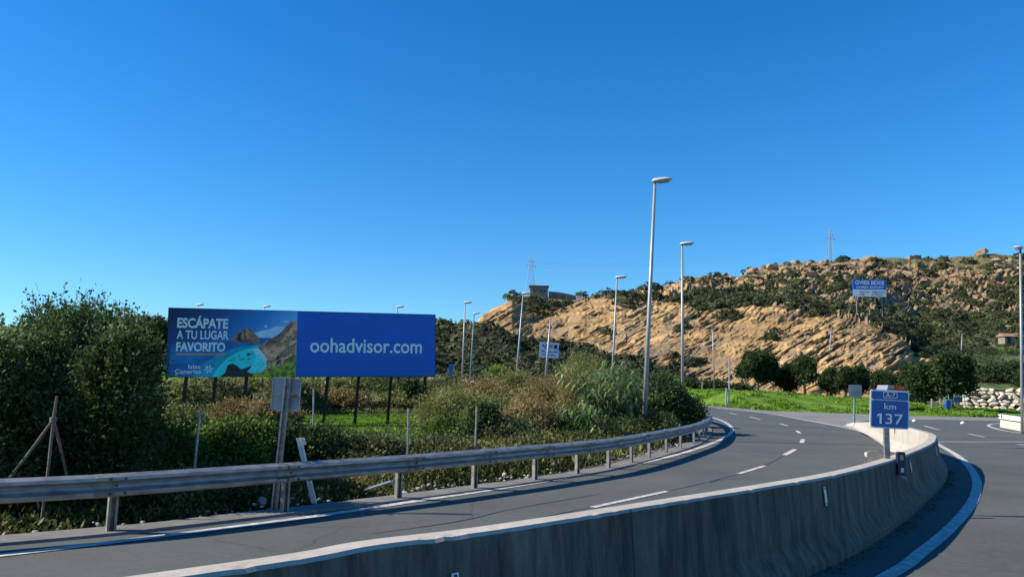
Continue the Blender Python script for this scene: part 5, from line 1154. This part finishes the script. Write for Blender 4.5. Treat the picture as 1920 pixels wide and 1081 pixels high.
# undergrowth just behind the rail and litter of leaves
def undergrowth():
    rng = np.random.default_rng(77); n = 26000
    s = rng.uniform(6, RS[-1] - 2, n); off = 1.0 + rng.gamma(2.0, 1.1, n); i = np.clip((s / RS[-1] * (len(RQ) - 1)).astype(int), 0, len(RQ) - 1); Nn = np.c_[TQ[:, 1], -TQ[:, 0]]
    q = RQ[i] - Nn[i] * off[:, None]; ok = q[:, 1] > 2; ok &= ~inpoly(q[:, 0], q[:, 1], ROADPOLY); q = q[ok]; off = off[ok]; n = len(q)
    z = ground_z(q[:, 0], q[:, 1]); hh = (.25 + 1.0 * fbm(q[:, 0] * 1.2, q[:, 1] * 1.2, 5)) * np.clip((off - 1.0) * .9, .03, .95)
    k = np.repeat(np.arange(n), 9); c = np.c_[q, z][k] + rng.normal(size=(n * 9, 3)) * np.array([.12, .12, .0]); c[:, 2] += rng.random(n * 9) * hh[k]
    a = unit(rng.normal(size=c.shape) * .7 + np.array([0, 0, .8])); L_ = .06 + .06 * rng.random(len(c)); V, Fq = quads(c, a, L_, L_ * .22, rng)
    tag(mesh('undergrowth', V, Fq, M['under']), 'tangle of low leafy undergrowth behind the left guard rail', 'undergrowth', kind='stuff')
    n = 26000; X = rng.uniform(-32, 10, n); Y_ = rng.uniform(17, 66, n); ok = ~inpoly(X, Y_, ROADPOLY) & ~inpoly(X, Y_, lawnpoly); rx = np.interp(Y_, RQ[:, 1], RQ[:, 0]); ok &= X < rx - 1; X = X[ok]; Y_ = Y_[ok]; n = len(X)
    z = ground_z(X, Y_); k = np.repeat(np.arange(n), 6); c = np.c_[X, Y_, z][k] + rng.normal(size=(n * 6, 3)) * np.array([.2, .2, 0]); hh = .15 + .45 * fbm(X / 2, Y_ / 2, 15); c[:, 2] += rng.random(n * 6) * hh[k] * .6
    a = unit(rng.normal(size=c.shape) * .5 + np.array([0, 0, 1.0])); L_ = (.10 + .14 * rng.random(len(c))); V, Fq = quads(c, a, L_, L_ * .13, rng)
    tag(mesh('rough_grass', V, Fq, M['leafOlive']), 'rough olive grass and weeds on the field around the billboard', 'rough grass', kind='stuff')
undergrowth()
def lawn_grass():
    rng = np.random.default_rng(78); xs = []; n = 60000; X = rng.uniform(-13, 0, n); Y_ = rng.uniform(23, 44, n); ok = inpoly(X, Y_, lawnpoly); X = X[ok]; Y_ = Y_[ok]
    n2 = 130000; X2 = rng.uniform(8, 66, n2); fy2 = np.interp(X2, farX, farY); Y2_ = fy2 + rng.random(n2) ** 1.3 * 24; X2b = X2
    cl = fbm(X2 / 1.5, Y2_ / 2.5, 55, 3); ok = cl > .42; X2 = X2[ok]; Y2_ = Y2_[ok]; s2 = np.clip((cl[ok] - .4) * 4, .3, 1.4)
    X = np.r_[X, X2]; Y_ = np.r_[Y_, Y2_]; sc_ = np.r_[np.ones(len(X) - len(X2)) * .55, s2]
    c = np.c_[X, Y_, ground_z(X, Y_) - .01]; a = unit(rng.normal(size=c.shape) * .35 + np.array([0, 0, 1.0])); L_ = (.12 + .16 * rng.random(len(c))) * sc_; V, Fq = quads(c, a, L_, L_ * .28, rng)
    tag(mesh('grass', V, Fq, M['grassb']), 'short bright green grass on the lawn patch and the roadside bank', 'grass', kind='stuff')
lawn_grass()
# trees in front of the rock cut
def tree(px, Y_, wpx, top, foot, label, n=3600, leaf=.16, seed=1, trunkh=.35, m='leafD', grp='trees in front of the rock cut', trunk_r=.16, lob=7):
    p = at(px, foot, Y_); b = (p.x, p.y, gz(p.x, p.y) - .05); w_ = wpx * Y_ / F / 2; h_ = at(px, top, Y_).z - b[2]; rng = np.random.default_rng(seed); ch = h_ * (1 - trunkh * .7)
    w_ *= .88; L_ = [(rng.normal() * w_ * .15, 0, h_ - ch * .48, w_ * .44, w_ * .44, ch * .42)]; lob += 2
    for k in range(lob):
        a = 6.28 * k / lob + rng.normal() * .3; f = rng.uniform(.42, .78); zz = h_ - ch * rng.uniform(.16, .80)
        L_.append((math.cos(a) * w_ * f, math.sin(a) * w_ * f, zz, w_ * rng.uniform(.20, .42), w_ * rng.uniform(.25, .4), ch * rng.uniform(.09, .20)))
    plant('roadside_tree', label, 'tree', b, L_, n, leaf, M[m], trunk=(h_ * .62, rng.normal() * .15, trunk_r), seed=seed, group=grp, partname='crown', lump=.45, per=7, aspect=.4, sprig=3.6, inner=.15)
tree(1421, 92, 78, 660, 740, 'widest of the dark trees before the rock cut, at its left end', 6000, seed=201)
tree(1474, 94, 50, 686, 742, 'low dark tree between the widest tree and the one with a visible trunk', 3600, seed=202, trunkh=.1)
tree(1510, 90, 47, 669, 742, 'tall narrow dark tree with its trunk showing, before the rock cut', 3800, seed=203, trunkh=.5)
tree(1558, 94, 38, 694, 742, 'rounded dark tree left of the twin stemmed tree', 2600, seed=204, trunkh=.2)
tree(1586, 92, 32, 692, 744, 'slender dark tree with a bent trunk left of the small sign back', 2600, seed=205, trunkh=.5)
tree(1612, 94, 32, 688, 744, 'dark tree behind the small grey sign back', 2600, seed=206, trunkh=.3)
tree(1662, 96, 56, 698, 745, 'dark tree rising behind the kilometre sign', 3200, seed=207)
tree(1734, 76, 72, 690, 770, 'spreading dark tree right of the kilometre sign, the left one of the big pair', 5500, seed=208, leaf=.2, trunk_r=.2)
tree(1784, 74, 84, 675, 772, 'biggest spreading tree at the right, with a leaning trunk', 7500, seed=209, leaf=.2, trunkh=.45, trunk_r=.26)
for i, (px, w_, t_) in enumerate([(1300, 60, 722), (1345, 40, 724), (1390, 26, 732), (1700, 40, 736)]):
    tree(px, 104, w_, t_, 735, ['low dark thicket at the left end of the grass bank', 'low thicket behind the slim street lamp', 'low bush left of the widest tree', 'low bush right of the kilometre sign'][i], 1500, .24, 220 + i, trunkh=.02, lob=4, grp='low bushes behind the grass bank')
# slope trees right
for i, (px, Yy, w_, t_) in enumerate([(1860, 96, 60, 690), (1905, 98, 60, 684), (1835, 100, 40, 700), (1935, 92, 50, 700)]):
    b = at(px, t_ + 25, Yy); w2 = w_ * Yy / F / 2; h2 = 30 * Yy / F
    plant('slope_bush', ['dark bush in the middle of the green slope above the boulder wall', 'dark bush at the right of the green slope above the boulder wall', 'small bush at the left of the green slope above the boulder wall', 'bush at the right picture edge above the boulder wall'][i], 'bush', (b.x, b.y, b.z - .3), [(0, 0, h2 * .45, w2 * .8, w2 * .5, h2 * .5), (w2 * .4, 0, h2 * .4, w2 * .5, w2 * .5, h2 * .4), (-w2 * .45, 0, h2 * .35, w2 * .5, w2 * .5, h2 * .35)], 2600, .2, M['leafD'], seed=240 + i)
# small tree against the sky far left of the billboard
tree(290, 120, 34, 603, 700, 'distant dark tree on the skyline touching the left end of the big billboard', 1600, .3, 250, trunkh=.2, grp='far skyline trees')

# posts and blue tarpaulin under the big pair of trees
for i, (x, lab) in enumerate([(1747, 'left pale post under the big pair of trees'), (1763, 'dark post under the big pair of trees, beside the tarpaulin')]):
    p = at(x, 772, 69); b = Vector((p.x, 69, gz(p.x, 69))); t = at(x, 747, 69); tag(MB().tube([b, t], .07, 8).build('short_post', M['lamp' if i == 0 else 'galvd'], origin=b), lab, 'post', 'posts under the big trees')
p = at(1778, 772, 70); b = Vector((p.x, 70, gz(p.x, 70))); fr = frame(b, (1, 0, 0), (0, 0, 1)); s_ = 70 / F
tag(MB().prism([(-3 * s_, 0), (3 * s_, 0), (5 * s_, 9 * s_), (6 * s_, 17 * s_), (-2 * s_, 19 * s_), (-4 * s_, 10 * s_)], fr, -.3, .05).build('blue_tarpaulin', M['tarp'], origin=b), 'upright bundle of blue tarpaulin under the biggest tree', 'tarpaulin')
p = at(1797, 768, 71); b = Vector((p.x, 71, gz(p.x, 71))); mb = MB()
mb.box(b + Vector((0, 0, .95)), .9, .06, .5, X=(1, .2, 0)); tb_ = empty('blue_banner', b); tag(tb_, 'small blue and white banner between two thin posts right of the biggest tree', 'banner'); mb.build('cloth', M['tarp'], tb_)
MB().box(b + Vector((-.75, .05, .75)), .55, .06, .4, X=(1, .2, 0)).build('cloth', M['white'], tb_)
for dx in (-.95, .7): MB().tube([b + Vector((dx, dx * .2, -.1)), b + Vector((dx, dx * .2, 1.4))], .035, 6).build('pole', M['greenpole'], tb_)
# parked truck seen over the kilometre sign
Yt = 66; b = at(1660, 779, Yt); b.z = 0; tr = empty('parked_truck', b); tag(tr, 'small parked truck with grey white cab and red body, seen over the kilometre sign', 'truck')
tz = at(1650, 721, Yt).z; tz2 = at(1670, 722.5, Yt).z; x0 = at(1643, 720, Yt + 1.9).x; x1 = at(1660, 720, Yt + 1.5).x; x2 = at(1681, 720, Yt + 1).x
MB().prism([(0, .5), (x1 - x0, .5), (x1 - x0, tz - .12), (x1 - x0 - .1, tz), (.12, tz), (0, tz - .35), (-.02, 1.4)], frame((x0, Yt, 0), (1, 0, 0), (0, 0, 1)), -1.9, 0).build('cab', M['vanwhite'], tr)
MB().box((x0 + .35, Yt - .02, 1.75), .45, .05, .6).build('window', M['glass'], tr)
MB().box(((x1 + x2) / 2 + .05, Yt + .95, (tz2 + .7) / 2), x2 - x1, 1.85, tz2 - .7).build('body', M['red'], tr)
for xx in (x0 + .4, x2 - .35):
    for yy in (Yt + .1, Yt + 1.8): MB().tube([(xx, yy - .1, .38), (xx, yy + .1, .38)], .38, 16).build('wheel', M['tyre'], tr)

# ------------------------------------------------------------------ litter and rubble behind the rail
def rubble():
    rng = np.random.default_rng(91); mb = MB(); Nn = np.c_[TQ[:, 1], -TQ[:, 0]]
    for k in range(900):
        i = int(rng.integers(10, len(RQ) - 20)); cl = vnoise(RS[i] * .9, 0, 6)
        if rng.random() > cl * 1.3: continue
        off = .42 + abs(rng.normal()) * .32; q = RQ[i] - Nn[i] * off; s = .012 + .045 * rng.random() ** 3
        V_, F_ = stone((q[0], q[1], s * .4 - .0), s, s * .6, s * .8, int(rng.integers(1e6))); mb.add(V_, F_)
    tag(mb.build('rubble', M['rub']), 'broken grey stones and grit scattered under the left guard rail', 'rubble', kind='stuff')
rubble()
g_ = G(690, 925); g_ = Vector((g_.x - .1, g_.y + .25, 0)); sc = empty('bent_metal_scrap', g_); tag(sc, 'bent pale metal strip lying behind the guard rail', 'scrap')
A = g_ + Vector((0, 0, .03)); B = g_ + Vector((.42, .05, .17)); mb = MB(); mb.box((A + B) / 2, (B - A).length, .10, .012, X=B - A, Y=(0, 1, .2), Z=(B - A).cross(Vector((0, 1, .2)))); mb.box(B + Vector((.05, 0, -.06)), .14, .10, .012, X=(.4, 0, -1), Y=(0, 1, .2), Z=(1, 0, .4)); mb.build('strip', M['signback'], sc)
for (x, y, s, lab, c) in [(945, 896, .06, 'crumpled tan cloth scrap at the foot of the guard rail', 'palestone'), (1105, 866, .10, 'pale dry weed tuft beside a guard rail post', 'cream'), (480, 950, .08, 'small pale stone left of the sign post foot', 'rub'), (1040, 880, .1, 'dry broken branch piece near the guard rail', 'wood')]:
    p = G(x, y); V_, F_ = stone((p.x, p.y + .3, s * .5), s, s * .9, s * .7, int(x)); tag(mesh('litter', V_, F_, M[c], origin=(p.x, p.y + .3, 0)), lab, 'litter')
print('scrub', NSCRUB, 'polys', sum(len(o.data.polygons) for o in bpy.data.objects if o.type == 'MESH'))
